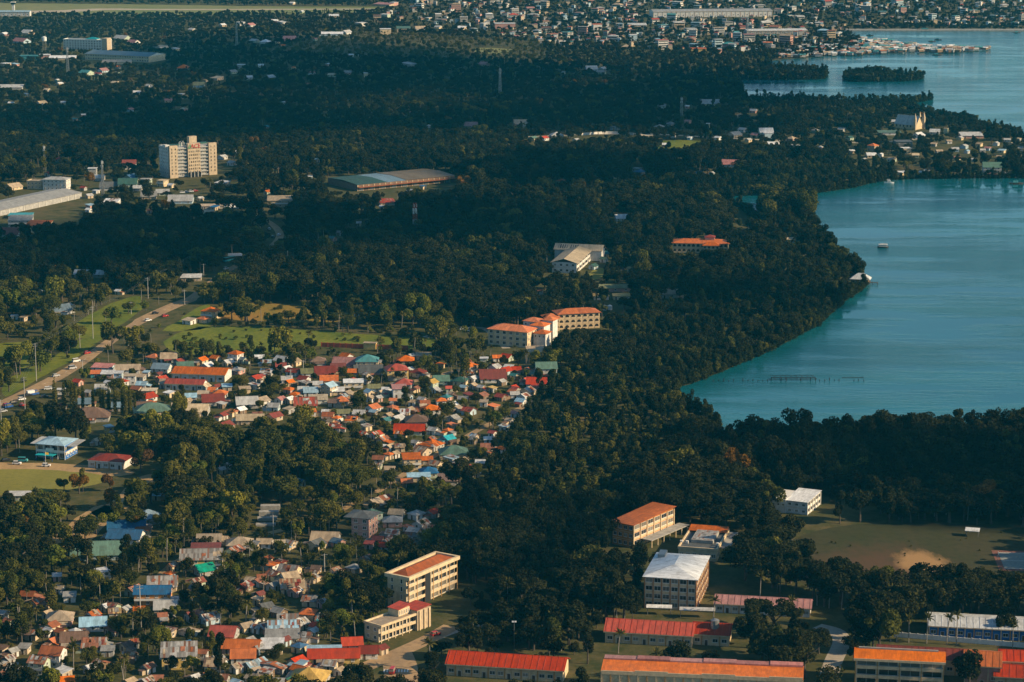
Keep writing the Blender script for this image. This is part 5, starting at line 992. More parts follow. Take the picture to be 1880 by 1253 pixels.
# campus white wall, canopy, tents, goal, arch, flagpole, slabs
a, b_ = Vector(G(1600, 1166)), Vector(G(1885, 1190)); u = b_-a; an = math.atan2(u.y, u.x); c = (a+b_)/2; Lw = u.length
rt = tag(empty('campus_wall', (c.x, c.y, 0), an), 'long low white wall behind the palm row on the campus', 'wall'); occupy(c.x, c.y, an, Lw, 2); MARKS.append(('the white campus wall', 1740, 1172)); KEEP.append((1600, 1155, 1880, 1185, 1190))
for i in range(20):
    b = MB(); b.box(-Lw/2+Lw*i/20+.04, -Lw/2+Lw*(i+1)/20-.04, -.12, .12, 0, 2.0); b.build('wall_panel', 'trim_white', rt)
for i in range(21):
    b = MB(); b.box(-Lw/2+Lw*i/20-.2, -Lw/2+Lw*i/20+.2, -.2, .2, 0, 2.2); b.build('pillar', 'trim_white', rt)
def shelter(px, py, w, d, h, col, label, ang=0, name='canopy', posts=True, typ='s'):
    x, y = G(px, py); rt = tag(empty(name, (x, y, 0), R(ang)), label, name.replace('_', ' ')); occupy(x, y, R(ang), w+1, d+1); KEEP.append((px-w*2, PX(x, y, h+1)[1], px+w*2, py-4, py))
    add_roof(rt, typ, w, d, h, .5, col, False, .2)
    for sx in (-1, 1):
        for sy in (-1, 1):
            b = MB(); b.tube([(sx*(w/2-.3), sy*(d/2-.3), 0), (sx*(w/2-.3), sy*(d/2-.3), h+(0 if sy < 0 else .3))], .1, 6); b.build('post', 'steel', rt)
shelter(1785, 984, 6, 4, 2.6, 'white', 'small white canopy standing on the far side of the sports field', -15); shelter(1210, 1128, 10, 2.5, 3, 'white', 'white walkway canopy left of the pale block foot', -5, 'walkway_canopy'); shelter(1280, 1133, 14, 2.5, 3, 'white', 'white walkway canopy right of the pale block foot', -5, 'walkway_canopy'); shelter(1335, 1121, 5, 3, 3, 'white', 'short white canopy between pale block and pink hall', -5, 'walkway_canopy')
for k, px in enumerate((416, 423, 430)):
    x, y = G(px, 386); rt = tag(empty('event_tent', (x, y, 0), .2), ['left', 'middle', 'right'][k]+' one of three white peaked tents beside the long tan roof', 'tent', 'white peaked tents'); b = MB(); b.prism([(-1.8, -1.8, 2.4), (1.8, -1.8, 2.4), (1.8, 1.8, 2.4), (-1.8, 1.8, 2.4)], [(-.08, -.08, 5), (.08, -.08, 5), (.08, .08, 5), (-.08, .08, 5)]); b.build('tent_top', 'paint_white', rt); KEEP.append((px-5, 373, px+5, 384, 386))
    for sx in (-1.7, 1.7):
        for sy in (-1.7, 1.7):
            b = MB(); b.tube([(sx, sy, 0), (sx, sy, 2.5)], .07, 5); b.build('pole', 'steel', rt)
x, y = G(654.5, 580); rt = tag(empty('gate_arch', (x, y, 0)), 'small white arch standing at the end of the dry field', 'arch'); KEEP.append((648, 570, 660, 579, 580))
for sx in (-1.3, 1.3):
    b = MB(); b.box(sx-.3, sx+.3, -.3, .3, 0, 3.4); b.build('pillar', 'trim_white', rt)
b = MB(); b.box(-1.7, 1.7, -.32, .32, 3.41, 3.9); b.build('lintel', 'trim_white', rt)
x, y = G(84, 858); rt = tag(empty('flagpole', (x, y, 0)), 'flagpole with flag in front of the blue school', 'flagpole'); b = MB(); b.tube([(0, 0, 0), (0, 0, 8)], .08, 6); b.build('post', 'steel_white', rt); b = MB(); b.prism([(.1, 0, 6.4), (1.6, .3, 6.2), (1.6, .3, 7.3), (.1, 0, 7.6)], [(.1, .03, 6.4), (1.6, .33, 6.2), (1.6, .33, 7.3), (.1, .03, 7.6)]); b.build('flag', 'paint_yellow', rt)
x, y = G(944, 1192); rt = tag(empty('street_lamp', (x, y, 0)), 'slim floodlight post with white twin lamps above dark trees', 'street lamp'); b = MB(); b.tube([(0, 0, 0), (0, 0, 11)], .09, 6); b.build('post', 'steel', rt); KEEP.append((938, 1135, 950, 1180, 1192))
for sx in (-.5, .5): b = MB(); b.box(sx-.4, sx+.4, -.3, .1, 10.9, 11.4); b.build('lamp', 'paint_white', rt)
# curved white garden wall on the cape
pts = [G(1068+9.5*i, 249-3.2*math.sin(i/10*3.0)) for i in range(11)]; rt = tag(empty('garden_wall', (*pts[0], 0)), 'long curved white garden wall along the cape road', 'wall'); KEEP.append((1068, 242, 1163, 248, 250))
for p, q in zip(pts, pts[1:]):
    d = Vector(q)-Vector(p); b = MB(); b.box(0, d.length, -.15, .15, 0, 2.3); b.build('wall_panel', 'trim_white', rt, (p[0]-pts[0][0], p[1]-pts[0][1], 0), math.atan2(d.y, d.x))
# control tower and terminal at the airfield
x, y = G(25, 26); rt, rc = landmark('control_tower', 'white airfield control tower at the top left', 'tower', (x, y, 0, 6, 6), 'the control tower', h=20, keepf=0)
core(rt, (-2, 2, -2, 2), 15, wallm('white'), 0); core(rt, (-3.2, 3.2, -3.2, 3.2), 18, 'glass', 15.02, 'cab'); b = MB(); b.box(-3.8, 3.8, -3.8, 3.8, 18.02, 18.8); b.build('cab_roof', 'trim_white', rt)
long_hall('terminal', 'low pale terminal shed behind the control tower', (-20, 22), (54, 22), 14, 7, 1.5, 'lblue', 'white', None, 10)
# ================================================================ far town
long_hall('long_depot', 'very long pale grey depot roof at the edge of the far town', (1200, 22), (1418, 20), 40, 9, 2, 'lgrey', 'white', 'the long pale depot', 26, .6); long_hall('market_hall', 'long bright white hall roof left of the stilt village', (1372, 57), (1482, 56), 26, 5, 1.5, 'white', 'grey', 'the white market hall', 16, .6)
CR = random.Random(21)
def inpoly(P, x, y):
    c = False; j = len(P)-1
    for i in range(len(P)):
        if (P[i][1] > y) != (P[j][1] > y) and x < (P[j][0]-P[i][0])*(y-P[i][1])/(P[j][1]-P[i][1])+P[i][0]: c = not c
        j = i
    return c
TOWN = [[(760, 0), (1430, 0), (1430, 60), (1330, 100), (1250, 92), (1180, 84), (1060, 82), (960, 76), (860, 60), (780, 48), (690, 40)], [(1430, 0), (2000, 0), (2000, 48), (1560, 52), (1545, 78), (1480, 92), (1330, 108), (1430, 60)], [(560, -12), (2000, -25), (2000, 0), (700, 2)], [(960, 76), (1060, 82), (1180, 84), (1250, 92), (1190, 90), (1050, 88), (960, 84)]]
spots = []
def free(x, y, r):
    for cx, cy, a, hw, hd in FOOT:
        dx, dy = x-cx, y-cy
        if abs(dx) > hw+hd+r or abs(dy) > hw+hd+r: continue
        u = dx*math.cos(a)+dy*math.sin(a); v = -dx*math.sin(a)+dy*math.cos(a)
        if abs(u) < hw+r and abs(v) < hd+r: return False
    return True
tries = 0
while len(spots) < 950 and tries < 24000:
    tries += 1; T = TOWN[CR.choices([0, 1, 2, 3], [5, 5, 2, .4])[0]]; xs = [p[0] for p in T]; ys = [p[1] for p in T]; px, py = CR.uniform(min(xs), max(xs)), CR.uniform(min(ys), max(ys))
    if not inpoly(T, px, py): continue
    x, y = G(px, py); big = CR.random() < .14; w = CR.uniform(9, 17) if big else CR.uniform(4.5, 7.5); d = w*CR.uniform(.5, .8)
    if any(abs(x-sx)*1.0 < (w+sw)*.42 and abs(y-sy) < (d+sd)*.55 for sx, sy, sw, sd, *_ in spots[-400:]): continue
    if inpoly(WP2, x, y) or not free(x, y, w*.6): continue
    spots.append((x, y, w, d, big, px, py))
spots.sort(key=lambda s: -(s[2]*(2 if s[4] else 1)))
NB = 170; tb = {}
for i, (x, y, w, d, big, px, py) in enumerate(spots):
    a = R(CR.choice([8, -12, 20, -30, 40])); fl = CR.choice([2, 2, 3, 3, 4] if big else [1, 1, 2, 2]); wc = CR.choice(['white', 'white', 'cream', 'grey', 'tan', 'lblue', 'pink', 'grey', 'tan', 'lblue', 'grey']); rcn = CR.choice(['lgrey', 'grey', 'white', 'rust', 'lgrey', 'red', 'pink', 'tan', 'teal', 'lblue'])
    typ = CR.choice('ffgh' if big else 'ghgf'); hh = fl*3.1
    if i < NB:
        rt = empty('town_building', (x, y, 0), a); occupy(x, y, a, w, d); rect = (-w/2, w/2, -d/2, d/2); core(rt, rect, hh, wallm(wc)); add_roof(rt, typ, w, d, hh+.01, .2*d, rcn, False, .4)
        for sd in 'FRL':
            n = SIDE[sd][1]
            if n[0]*math.sin(a)+n[1]*math.cos(a) > .1: continue
            ln = side_geo(sd, *rect)[4]
            for f in range(fl):
                b = MB(); side_box(b, sd, rect, .6, ln-.6, .01, .05, f*3.1+1.0, f*3.1+2.4); b.build('window_band', 'glass', rt)
        HOUSES.append([rt, rcn, typ, False, px, py, fl, 'building'])
    else:
        B = tb.setdefault((wc, rcn), MB()); q = math.cos(a), math.sin(a); tr = lambda X, Y, Z: (x+X*q[0]-Y*q[1], y+X*q[1]+Y*q[0], Z)
        lo = [tr(-w/2, -d/2, 0), tr(w/2, -d/2, 0), tr(w/2, d/2, 0), tr(-w/2, d/2, 0)]; hi = [(p[0], p[1], hh) for p in lo]; B.prism(lo, hi, 0)
        e = .5; lo = [tr(-w/2-e, -d/2-e, hh+.02), tr(w/2+e, -d/2-e, hh+.02), tr(w/2+e, d/2+e, hh+.02), tr(-w/2-e, d/2+e, hh+.02)]
        if typ == 'f': B.prism(lo, [(p[0], p[1], hh+.35) for p in lo], 1)
        else: r = max(.3, (w-d)/2); B.prism(lo, [tr(-r, -.1, hh+.2*d), tr(r, -.1, hh+.2*d), tr(r, .1, hh+.2*d), tr(-r, .1, hh+.2*d)], 1)
MM = []; J = MB()
for (wc, rcn), B in tb.items():
    mi = []
    for mt in (wallm(wc), roofm(rcn)):
        if mt not in MM: MM.append(mt)
        mi.append(MM.index(mt))
    k = len(J.v); J.v += B.v; J.f += [tuple(i+k for i in f) for f in B.f]; J.m += [mi[m] for m in B.m]
tag(J.build('distant_houses', MM), 'mass of small pale houses of the far town', 'houses', kind='stuff')
# stilt village in the bay
SV = [(1425, 108), (1445, 96), (1480, 88), (1560, 86), (1575, 72), (1590, 72), (1640, 80), (1700, 87), (1815, 91), (1812, 94), (1740, 99), (1680, 97), (1640, 98), (1600, 102), (1500, 106)]
J = MB(); cols = ['lgrey', 'grey', 'rust', 'teal', 'bgrey', 'tan', 'brown', 'white']; MM = [wallm('wood'), wallm('grey')]+[roofm(c) for c in cols]; n = 0
while n < 420:
    px, py = CR.uniform(1425, 1815), CR.uniform(70, 108)
    if not inpoly(SV, px, py): continue
    n += 1; x, y = G(px, py); w, d, a = CR.uniform(5, 10), CR.uniform(4, 6), CR.uniform(-.6, .6); q = math.cos(a), math.sin(a); tr = lambda X, Y, Z: (x+X*q[0]-Y*q[1], y+X*q[1]+Y*q[0], Z); h = CR.uniform(3.2, 4.6)
    lo = [tr(-w/2, -d/2, 1.2), tr(w/2, -d/2, 1.2), tr(w/2, d/2, 1.2), tr(-w/2, d/2, 1.2)]; J.prism(lo, [(p[0], p[1], h) for p in lo], CR.randint(0, 1)); e = .4
    lo = [tr(-w/2-e, -d/2-e, h+.02), tr(w/2+e, -d/2-e, h+.02), tr(w/2+e, d/2+e, h+.02), tr(-w/2-e, d/2+e, h+.02)]; J.prism(lo, [tr(-w/2-e, -.1, h+1.2), tr(w/2+e, -.1, h+1.2), tr(w/2+e, .1, h+1.2), tr(-w/2-e, .1, h+1.2)], 2+CR.randrange(len(cols)))
    for X in (-w/2+.3, w/2-.3):
        for Y in (-d/2+.3, d/2-.3): p = tr(X, Y, 0); J.box(p[0]-.12, p[0]+.12, p[1]-.12, p[1]+.12, -.3, 1.2, 0)
tag(J.build('stilt_village', MM), 'dense spit of grey stilt houses reaching out into the bay', 'houses', kind='stuff')
b = MB(); p, q = G(1552, 57.2), G(2100, 56); b.box(p[0], q[0], p[1]-2, p[1]+10, -.3, 2.2); tag(b.build('quay', 'concrete'), 'long straight pale quay wall across the head of the bay', 'quay')
# ================================================================ vegetation
def leaf_mesh(name, lobes, n, size, mat, seed, upbias=.35, asp=1.0, core=None):
    r = np.random.default_rng(seed); C = np.array([l[:3] for l in lobes]); Rr = np.array([l[3] for l in lobes]); Zs = np.array([l[4] if len(l) > 4 else 1.0 for l in lobes])
    pk = r.choice(len(lobes), n, p=Rr**2/np.sum(Rr**2)); d = r.normal(size=(n, 3)); d[:, 2] += .25; d /= np.linalg.norm(d, axis=1)[:, None]
    off = d*(Rr[pk]*r.uniform(.72, 1.08, n))[:, None]; off[:, 2] *= Zs[pk]; P = C[pk]+off
    N = d+r.normal(size=(n, 3))*.85; N[:, 2] += upbias; N /= np.linalg.norm(N, axis=1)[:, None]
    T = np.cross(N, r.normal(size=(n, 3))); T /= np.linalg.norm(T, axis=1)[:, None]; B = np.cross(N, T)
    a = (size*r.uniform(.6, 1.25, n)*.5)[:, None]; b = a*asp
    V = np.stack([P-T*a-B*b*.4, P+T*a*.2-B*b, P+T*a+B*b*.3, P-T*a*.3+B*b], 1).reshape(-1, 3)
    me = bpy.data.meshes.new(name); me.vertices.add(4*n); me.vertices.foreach_set('co', V.ravel()); me.loops.add(4*n); me.loops.foreach_set('vertex_index', np.arange(4*n)); me.polygons.add(n); me.polygons.foreach_set('loop_start', np.arange(0, 4*n, 4))
    me.materials.append(MATS[mat]); me.update(calc_edges=True); return me
def lobes_for(kind, seed):
    r = random.Random(seed); L = []; st = r.uniform(.8, 1.25)
    if kind == 'broad':
        for i in range(r.randint(7, 19)): a = r.uniform(0, 6.283); q = r.uniform(.1, 1)**.6*3.5*r.uniform(.8, 1.1); L.append((q*math.cos(a), q*math.sin(a), 6.4+r.uniform(-2.3, 2.4)*(1-q/6.5)*st, r.uniform(.9, 2.3)))
    elif kind == 'tall':
        for i in range(r.randint(9, 16)): a = r.uniform(0, 6.283); z = r.uniform(3.8, 12.2); q = r.uniform(0, 1)**.6*2.3*(1.25-z/16); L.append((q*math.cos(a), q*math.sin(a), z, r.uniform(.8, 1.8)))
    elif kind == 'flat':
        for i in range(r.randint(18, 30)): a = r.uniform(0, 6.283); q = r.uniform(.05, 1)**.5*7.6; L.append((q*math.cos(a), q*math.sin(a), 9.2-q*q*.035+r.uniform(-1.8, .8), r.uniform(1.2, 2.6), .5))
    elif kind == 'mangrove':
        for i in range(r.randint(6, 11)): a = r.uniform(0, 6.283); q = r.uniform(0, 1)**.6*1.8; L.append((q*math.cos(a), q*math.sin(a), r.uniform(2.6, 9.0), r.uniform(.8, 1.6)))
    elif kind == 'bush':
        for i in range(6): a = r.uniform(0, 6.283); q = r.uniform(0, 1); L.append((q*math.cos(a), q*math.sin(a), r.uniform(.6, 1.7), r.uniform(.6, 1.0)))
    elif kind == 'column':
        for i in range(16): z = 1.5+i*.82; L.append((r.uniform(-.25, .25), r.uniform(-.25, .25), z, (1.25 if z < 9 else 1.25*(15.5-z)/6.5)*r.uniform(.85, 1.12)))
    return L
NLEAF = dict(broad=2600, tall=2400, flat=4200, mangrove=1500, bush=450, column=1500); SZ = dict(broad=.62, tall=.60, flat=.68, mangrove=.58, bush=.42, column=.5)
DIM = dict(broad=(10, 5), tall=(13.5, 3.6), flat=(11, 9), mangrove=(10, 3), bush=(2.6, 1.9), column=(15, 1.3), palm=(12, 3.5), royal=(11, 3))
def trunk_builder(kind, seed):
    r = random.Random(seed+50); b = MB(); H, Rr = DIM[kind]
    th = {'broad': .28, 'tall': .24, 'flat': .5, 'mangrove': .16, 'bush': .06, 'column': .18}[kind]; top = H*.55
    b.tube([(0, 0, -.3), (r.uniform(-.2, .2), r.uniform(-.2, .2), top*.5), (r.uniform(-.4, .4), r.uniform(-.4, .4), top)], [th*1.4, th, th*.7], 6)
    for k in range(4 if kind in ('broad', 'flat') else 2):
        a = k*1.7+r.uniform(0, 1); b.tube([(0, 0, top*r.uniform(.55, .9)), (Rr*.3*math.cos(a), Rr*.3*math.sin(a), top*1.05), (Rr*.6*math.cos(a), Rr*.6*math.sin(a), H*.68)], [th*.6, th*.4, th*.2], 5)
    return b
FROND = {}
def frond_mesh(L, mat, droop):
    def mk():
        b = MB(); n = 7; sp = []
        for i in range(n+1):
            t = i/n; sp.append((L*t*(1-.12*t), L*.32*t-droop*L*t*t))
        for i in range(n):
            (x0, z0), (x1, z1) = sp[i], sp[i+1]; w0, w1 = .95*math.sin(math.pi*(.12+.86*i/n))*L*.17, .95*math.sin(math.pi*(.12+.86*(i+1)/n))*L*.17
            for s in (-1, 1):
                b.quad([(x0, 0, z0), (x1, 0, z1), (x1+.12*L*.3, s*w1, z1-w1*.55), (x0+.22*L*.3, s*w0*.9, z0-w0*.55)][::s])
        return b.mesh('frond', mat)
    return cached(('frond', L, mat, droop), mk)
def palm_trunk(h, seed, r0=.2, ring=False):
    r = random.Random(seed); b = MB(); bx, by = r.uniform(-.9, .9), r.uniform(-.9, .9); pts = [(bx*(t/5)**2, by*(t/5)**2, h*t/5-.2) for t in range(6)]; b.tube(pts, [r0*1.35]+[r0]*4+[r0*.75], 6); return b, pts[-1]
def frond_set(nf, L, r, mat='leaf_palm'):
    out = []
    for k in range(nf):
        ring = k % 3; out.append((frond_mesh(round(L*(1, .95, .85)[ring], 1), mat, (.55, .32, .12)[ring]), k*2.399+r.uniform(-.2, .2), -(.0, .30, .75)[ring]+r.uniform(-.1, .1)))
    return out
def join_palm(h, L, seed, nf=16):
    r = random.Random(seed); b, top = palm_trunk(h, seed); me_v, me_f, me_m = list(b.v), list(b.f), [1]*len(b.f)
    for fm, a, tilt in frond_set(nf, L, r):
        M = Matrix.Translation(top) @ Matrix.Rotation(a, 4, 'Z') @ Matrix.Rotation(tilt, 4, 'Y'); k = len(me_v); me_v += [tuple(M @ v.co) for v in fm.vertices]; me_f += [tuple(k+i for i in p.vertices) for p in fm.polygons]; me_m += [0]*len(fm.polygons)
    q = MB(); q.v, q.f, q.m = me_v, me_f, me_m; return q.mesh('palm', ['leaf_palm', 'palm_bark'])
VAR = []       # kind, crown mesh, trunk mesh
def add_var(kind, mat, seed):
    k_ = random.Random(seed*3).uniform(.75, 1.3) if kind != 'column' else 1; cm = leaf_mesh('crown', lobes_for(kind, seed), int(NLEAF[kind]/k_**1.3*random.Random(seed*7).uniform(.65, 1.1)), SZ[kind]*k_, mat, seed); tm = trunk_builder(kind, seed).mesh('trunk', 'bark'); VAR.append((kind, cm, tm, mat)); return len(VAR)-1
VI = {}
for kind, mat, n in (('broad', 'leaf_dark', 8), ('broad', 'leaf_olive', 6), ('broad', 'leaf_bright', 3), ('broad', 'leaf_rust', 3), ('tall', 'leaf_dark', 6), ('tall', 'leaf_olive', 4), ('flat', 'leaf_dark', 3), ('flat', 'leaf_olive', 2), ('mangrove', 'leaf_mangrove', 8), ('mangrove', 'leaf_olive', 4), ('bush', 'leaf_olive', 2), ('bush', 'leaf_mangrove', 3), ('bush', 'leaf_bright', 1), ('column', 'leaf_olive', 3)):
    VI[(kind, mat)] = [add_var(kind, mat, 100+len(VAR)) for _ in range(n)]
PALMS = []
for i in range(4): PALMS.append(join_palm(9.5+i, 3.9, 300+i))
KEEP.append((95, 690, 250, 750, 756, 1)); KEEP.append((1350, 362, 1400, 402, 364, 1)); KEEP.append((1375, 149, 1880, 174, 176, 1)); KEEP.append((1270, 690, 1330, 760, 715, 1)); KEEP.append((1540, 118, 1700, 124, 150, 1)); KEEP.append((0, 866, 185, 896, 905, 1))
for q in range(0, 101, 4): KEEP.append((170*q/100-14, 744-94*q/100-6, 170*q/100+14, 744-94*q/100+4, 744-94*q/100+2, 1))
for q in range(0, 101, 8): KEEP.append((250+100*q/100-16, 592-40*q/100-6, 250+100*q/100+16, 592-40*q/100+4, 592-40*q/100+2, 1))
# ---- where trees grow
def npoly(P, X, Y):
    c = np.zeros(X.shape, bool); j = len(P)-1
    for i in range(len(P)):
        xi, yi = P[i]; xj, yj = P[j]
        if yi != yj: c ^= ((yi > Y) != (yj > Y)) & (X < (xj-xi)*(Y-yi)/(yj-yi)+xi)
        j = i
    return c
def npx(X, Y, Z):
    dz = Z-CAM_H; f = Y*_cp-dz*_sp; return 940+F_PX*X/f, 626.5-F_PX*(Y*_sp+dz*_cp)/f, F_PX/f
xs, ys = [], []
y = G(940, 1345)[1]
while y < G(940, -14)[1]:
    s = 6.6+(y-850)/3200*3.6; half = (1060/F_PX)*(y*_cp+CAM_H*_sp); row = np.arange(-half, half, s); xs.append(row+RNG.uniform(-.5, .5, len(row))*s); ys.append(np.full(len(row), y)+RNG.uniform(-.5, .5, len(row))*s); y += s
NMAIN = sum(len(q) for q in xs)
y = G(940, 1300)[1]
while y < G(940, 630)[1]:
    half = (1000/F_PX)*(y*_cp+CAM_H*_sp); row = np.arange(-half, half*.12, 4.2); xs.append(row+RNG.uniform(-2, 2, len(row))); ys.append(np.full(len(row), y)+RNG.uniform(-2, 2, len(row))); y += 4.2
X, Y = np.concatenate(xs), np.concatenate(ys); PXx, PYy, S = npx(X, Y, 0.0)
VILL = [[(235, 655), (420, 640), (600, 642), (760, 645), (1010, 655), (1030, 700), (960, 780), (890, 890), (830, 900), (690, 905), (640, 800), (500, 790), (380, 790), (235, 745)], [(-60, 1075), (130, 1062), (290, 1000), (350, 965), (560, 960), (640, 910), (830, 915), (810, 1010), (700, 1110), (700, 1180), (600, 1300), (-60, 1300)]]
TOWNZ = [TOWN[0], TOWN[1], TOWN[2]]
MANG = [[(985, 700), (1060, 668), (1120, 660), (1215, 690), (1265, 706), (1250, 742), (1323, 803), (1215, 830), (1180, 900), (1130, 960), (900, 960), (890, 860), (960, 780)], [(1265, 706), (1130, 650), (1150, 600), (1300, 560), (1380, 470), (1420, 400), (1390, 370), (1500, 370), (1600, 527), (1505, 600)], ISL, [(1180, 120), (1520, 118), (1516, 148), (1350, 150), (1180, 160)], [(1300, 300), (1650, 310), (1622, 334), (1480, 358), (1300, 362)]]
MEAD = [[(0, 620), (120, 600), (250, 540), (340, 545), (390, 600), (300, 650), (200, 700), (0, 740)], [(290, 590), (800, 600), (800, 645), (290, 655)]]
LIT = [[(-60, 540), (400, 540), (800, 590), (1010, 660), (900, 900), (700, 1000), (300, 1060), (-60, 1050)]]  # zone whose trees get lighter leaves to stand for sunlight
dens = np.full(X.shape, .86); inV = npoly(VILL[0], PXx, PYy) | npoly(VILL[1], PXx, PYy); inT = np.zeros(X.shape, bool)
for t in TOWNZ: inT |= npoly(t, PXx, PYy)
inM = np.zeros(X.shape, bool)
for t in MANG: inM |= npoly(t, PXx, PYy)
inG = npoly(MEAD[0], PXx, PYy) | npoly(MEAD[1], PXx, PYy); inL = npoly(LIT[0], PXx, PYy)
dens[inV] = .60; dens[npoly(VILL[1], PXx, PYy)] = .72; dens[inT] = .75; dens[inG] = .42; dens[inM] = .97
dens[npoly([(0, 300), (560, 300), (560, 400), (0, 400)], PXx, PYy)] = .6; dens[npoly([(1560, 235), (1890, 235), (1890, 325), (1560, 325)], PXx, PYy)] = .6; dens[npoly([(0, 60), (480, 60), (480, 200), (0, 200)], PXx, PYy)] = .75
ok = RNG.uniform(size=X.shape) < dens
first = np.cumsum(np.ones(len(X))) <= NMAIN
ok &= first | inV
isl = npoly(IP, X, Y)
ok &= ~(npoly(WP1, X, Y) | (npoly(WP2, X, Y) & ~isl))
for P in BAN: ok &= ~npoly(P, X, Y)
for Q, hw in ROADS:
    for (ax, ay), (bx, by) in zip(Q, Q[1:]):
        dx, dy = bx-ax, by-ay; t = np.clip(((X-ax)*dx+(Y-ay)*dy)/(dx*dx+dy*dy+1e-9), 0, 1); ok &= np.hypot(X-ax-t*dx, Y-ay-t*dy) > hw+.8
X, Y, PXx, PYy, S, inV, inT, inM, inG, inL = (A[ok] for A in (X, Y, PXx, PYy, S, inV, inT, inM, inG, inL))
n = len(X); u = RNG.uniform(size=n); u2b = RNG.uniform(size=n); SCALE = RNG.uniform(.62, 1.75, n)*np.where((PXx > 1080) & (PYy > 830), 1.3, 1)*np.where(inV, .66, 1)*np.where(inT, .62, 1)*np.where(inM, np.where(PYy < 690, 1.15, .95), 1); KIND = np.empty(n, dtype=object); MATK = np.empty(n, dtype=object)
SCALE *= .85+.35*(np.sin(X*.021+1.3)*np.cos(Y*.017)+1)/2+np.where(u2b > .90, .55, 0)-np.where(u2b < .22, .25, 0)
GROVE = npoly([(620, 60), (1000, 80), (1000, 118), (780, 112), (480, 100)], PXx, PYy) | npoly([(120, 560), (330, 520), (330, 600), (150, 640)], PXx, PYy)
u2 = RNG.uniform(size=n)
for i in range(n):  # leaf tone follows sunlit and shaded zones: light painted into tree colours
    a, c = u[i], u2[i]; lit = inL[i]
    if inM[i]: KIND[i] = 'mangrove' if a < (.85 if PYy[i] > 690 else .55) else 'broad'; MATK[i] = 'leaf_mangrove' if (KIND[i] == 'mangrove' and c < (.38 if PYy[i] > 690 else .85)) else ('leaf_olive' if c > (.6 if PYy[i] > 690 else .9) else 'leaf_dark')  # nearer mangroves lighter, headland darker: sun and shade put into leaf colour
    elif inV[i] or inG[i]: KIND[i] = 'broad' if a < .40 else 'bush' if a < .66 else 'palm' if a < .84 else 'tall'; MATK[i] = 'leaf_olive' if c < .5 else 'leaf_dark' if c < (.55 if inG[i] else .82) else 'leaf_bright'
    elif GROVE[i]: KIND[i] = 'palm' if a < .55 else 'broad'; MATK[i] = 'leaf_olive'
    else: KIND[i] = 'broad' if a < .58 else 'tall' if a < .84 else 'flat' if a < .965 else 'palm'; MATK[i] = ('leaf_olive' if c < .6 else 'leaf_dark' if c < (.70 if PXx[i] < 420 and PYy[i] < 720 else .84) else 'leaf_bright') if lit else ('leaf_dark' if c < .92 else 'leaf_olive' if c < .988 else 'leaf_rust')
    if (KIND[i], MATK[i]) not in VI and KIND[i] != 'palm': MATK[i] = {'tall': 'leaf_olive', 'flat': 'leaf_olive', 'bush': 'leaf_olive', 'broad': 'leaf_dark', 'mangrove': 'leaf_mangrove'}[KIND[i]]
SCALE = np.where(KIND == 'palm', np.clip(SCALE*.8, .5, .95), SCALE)
HM = np.array([DIM[k][0] for k in KIND]); SCALE = np.minimum(SCALE, np.where(PYy < 300, 10.5, np.where(inM, 11.5, 17.0))/HM); SCALE *= np.where(PYy < 300, np.clip(.72+(PYy-100)/700, .68, 1), 1)
H = HM*SCALE; RR = np.array([DIM[k][1] for k in KIND])*SCALE
keep = np.ones(n, bool)
for cx, cy, a, hw, hd in FOOT:
    dx, dy = X-cx, Y-cy; uu = np.abs(dx*math.cos(a)+dy*math.sin(a)); vv = np.abs(-dx*math.sin(a)+dy*math.cos(a)); keep &= ~((uu < hw+.5+.45*RR) & (vv < hd+.5+.45*RR))
for cx, cy, a, hw, hd in SUNNY:
    near = np.hypot(X-cx, Y-cy) < 75
    for t in (.3, .5, .7, .85):
        q = H*t/math.tan(SUN_EL)/math.hypot(SUND.x, SUND.y)*1.0; sx, sy = X-SUND.x*q-cx, Y-SUND.y*q-cy
        keep &= ~(near & (np.abs(sx*math.cos(a)+sy*math.sin(a)) < hw+.6*RR) & (np.abs(-sx*math.sin(a)+sy*math.cos(a)) < hd+.6*RR))
lucky = RNG.uniform(size=n) < np.where(npoly(VILL[1], PXx, PYy), .14, .07)
TOPY = npx(X, Y, H)[1]
for x0, y0, x1, y1, yb, *hard in KEEP:
    q = (PYy > yb) & (PXx+RR*S*.75 > x0) & (PXx-RR*S*.75 < x1) & (TOPY < y1) & (PYy > y0)
    keep &= ~(q if hard else q & ~lucky)
idx = np.where(keep)[0]
TREES = [(X[i], Y[i], KIND[i], MATK[i], SCALE[i], S[i]*RR[i]*2, PXx[i], PYy[i]) for i in idx]
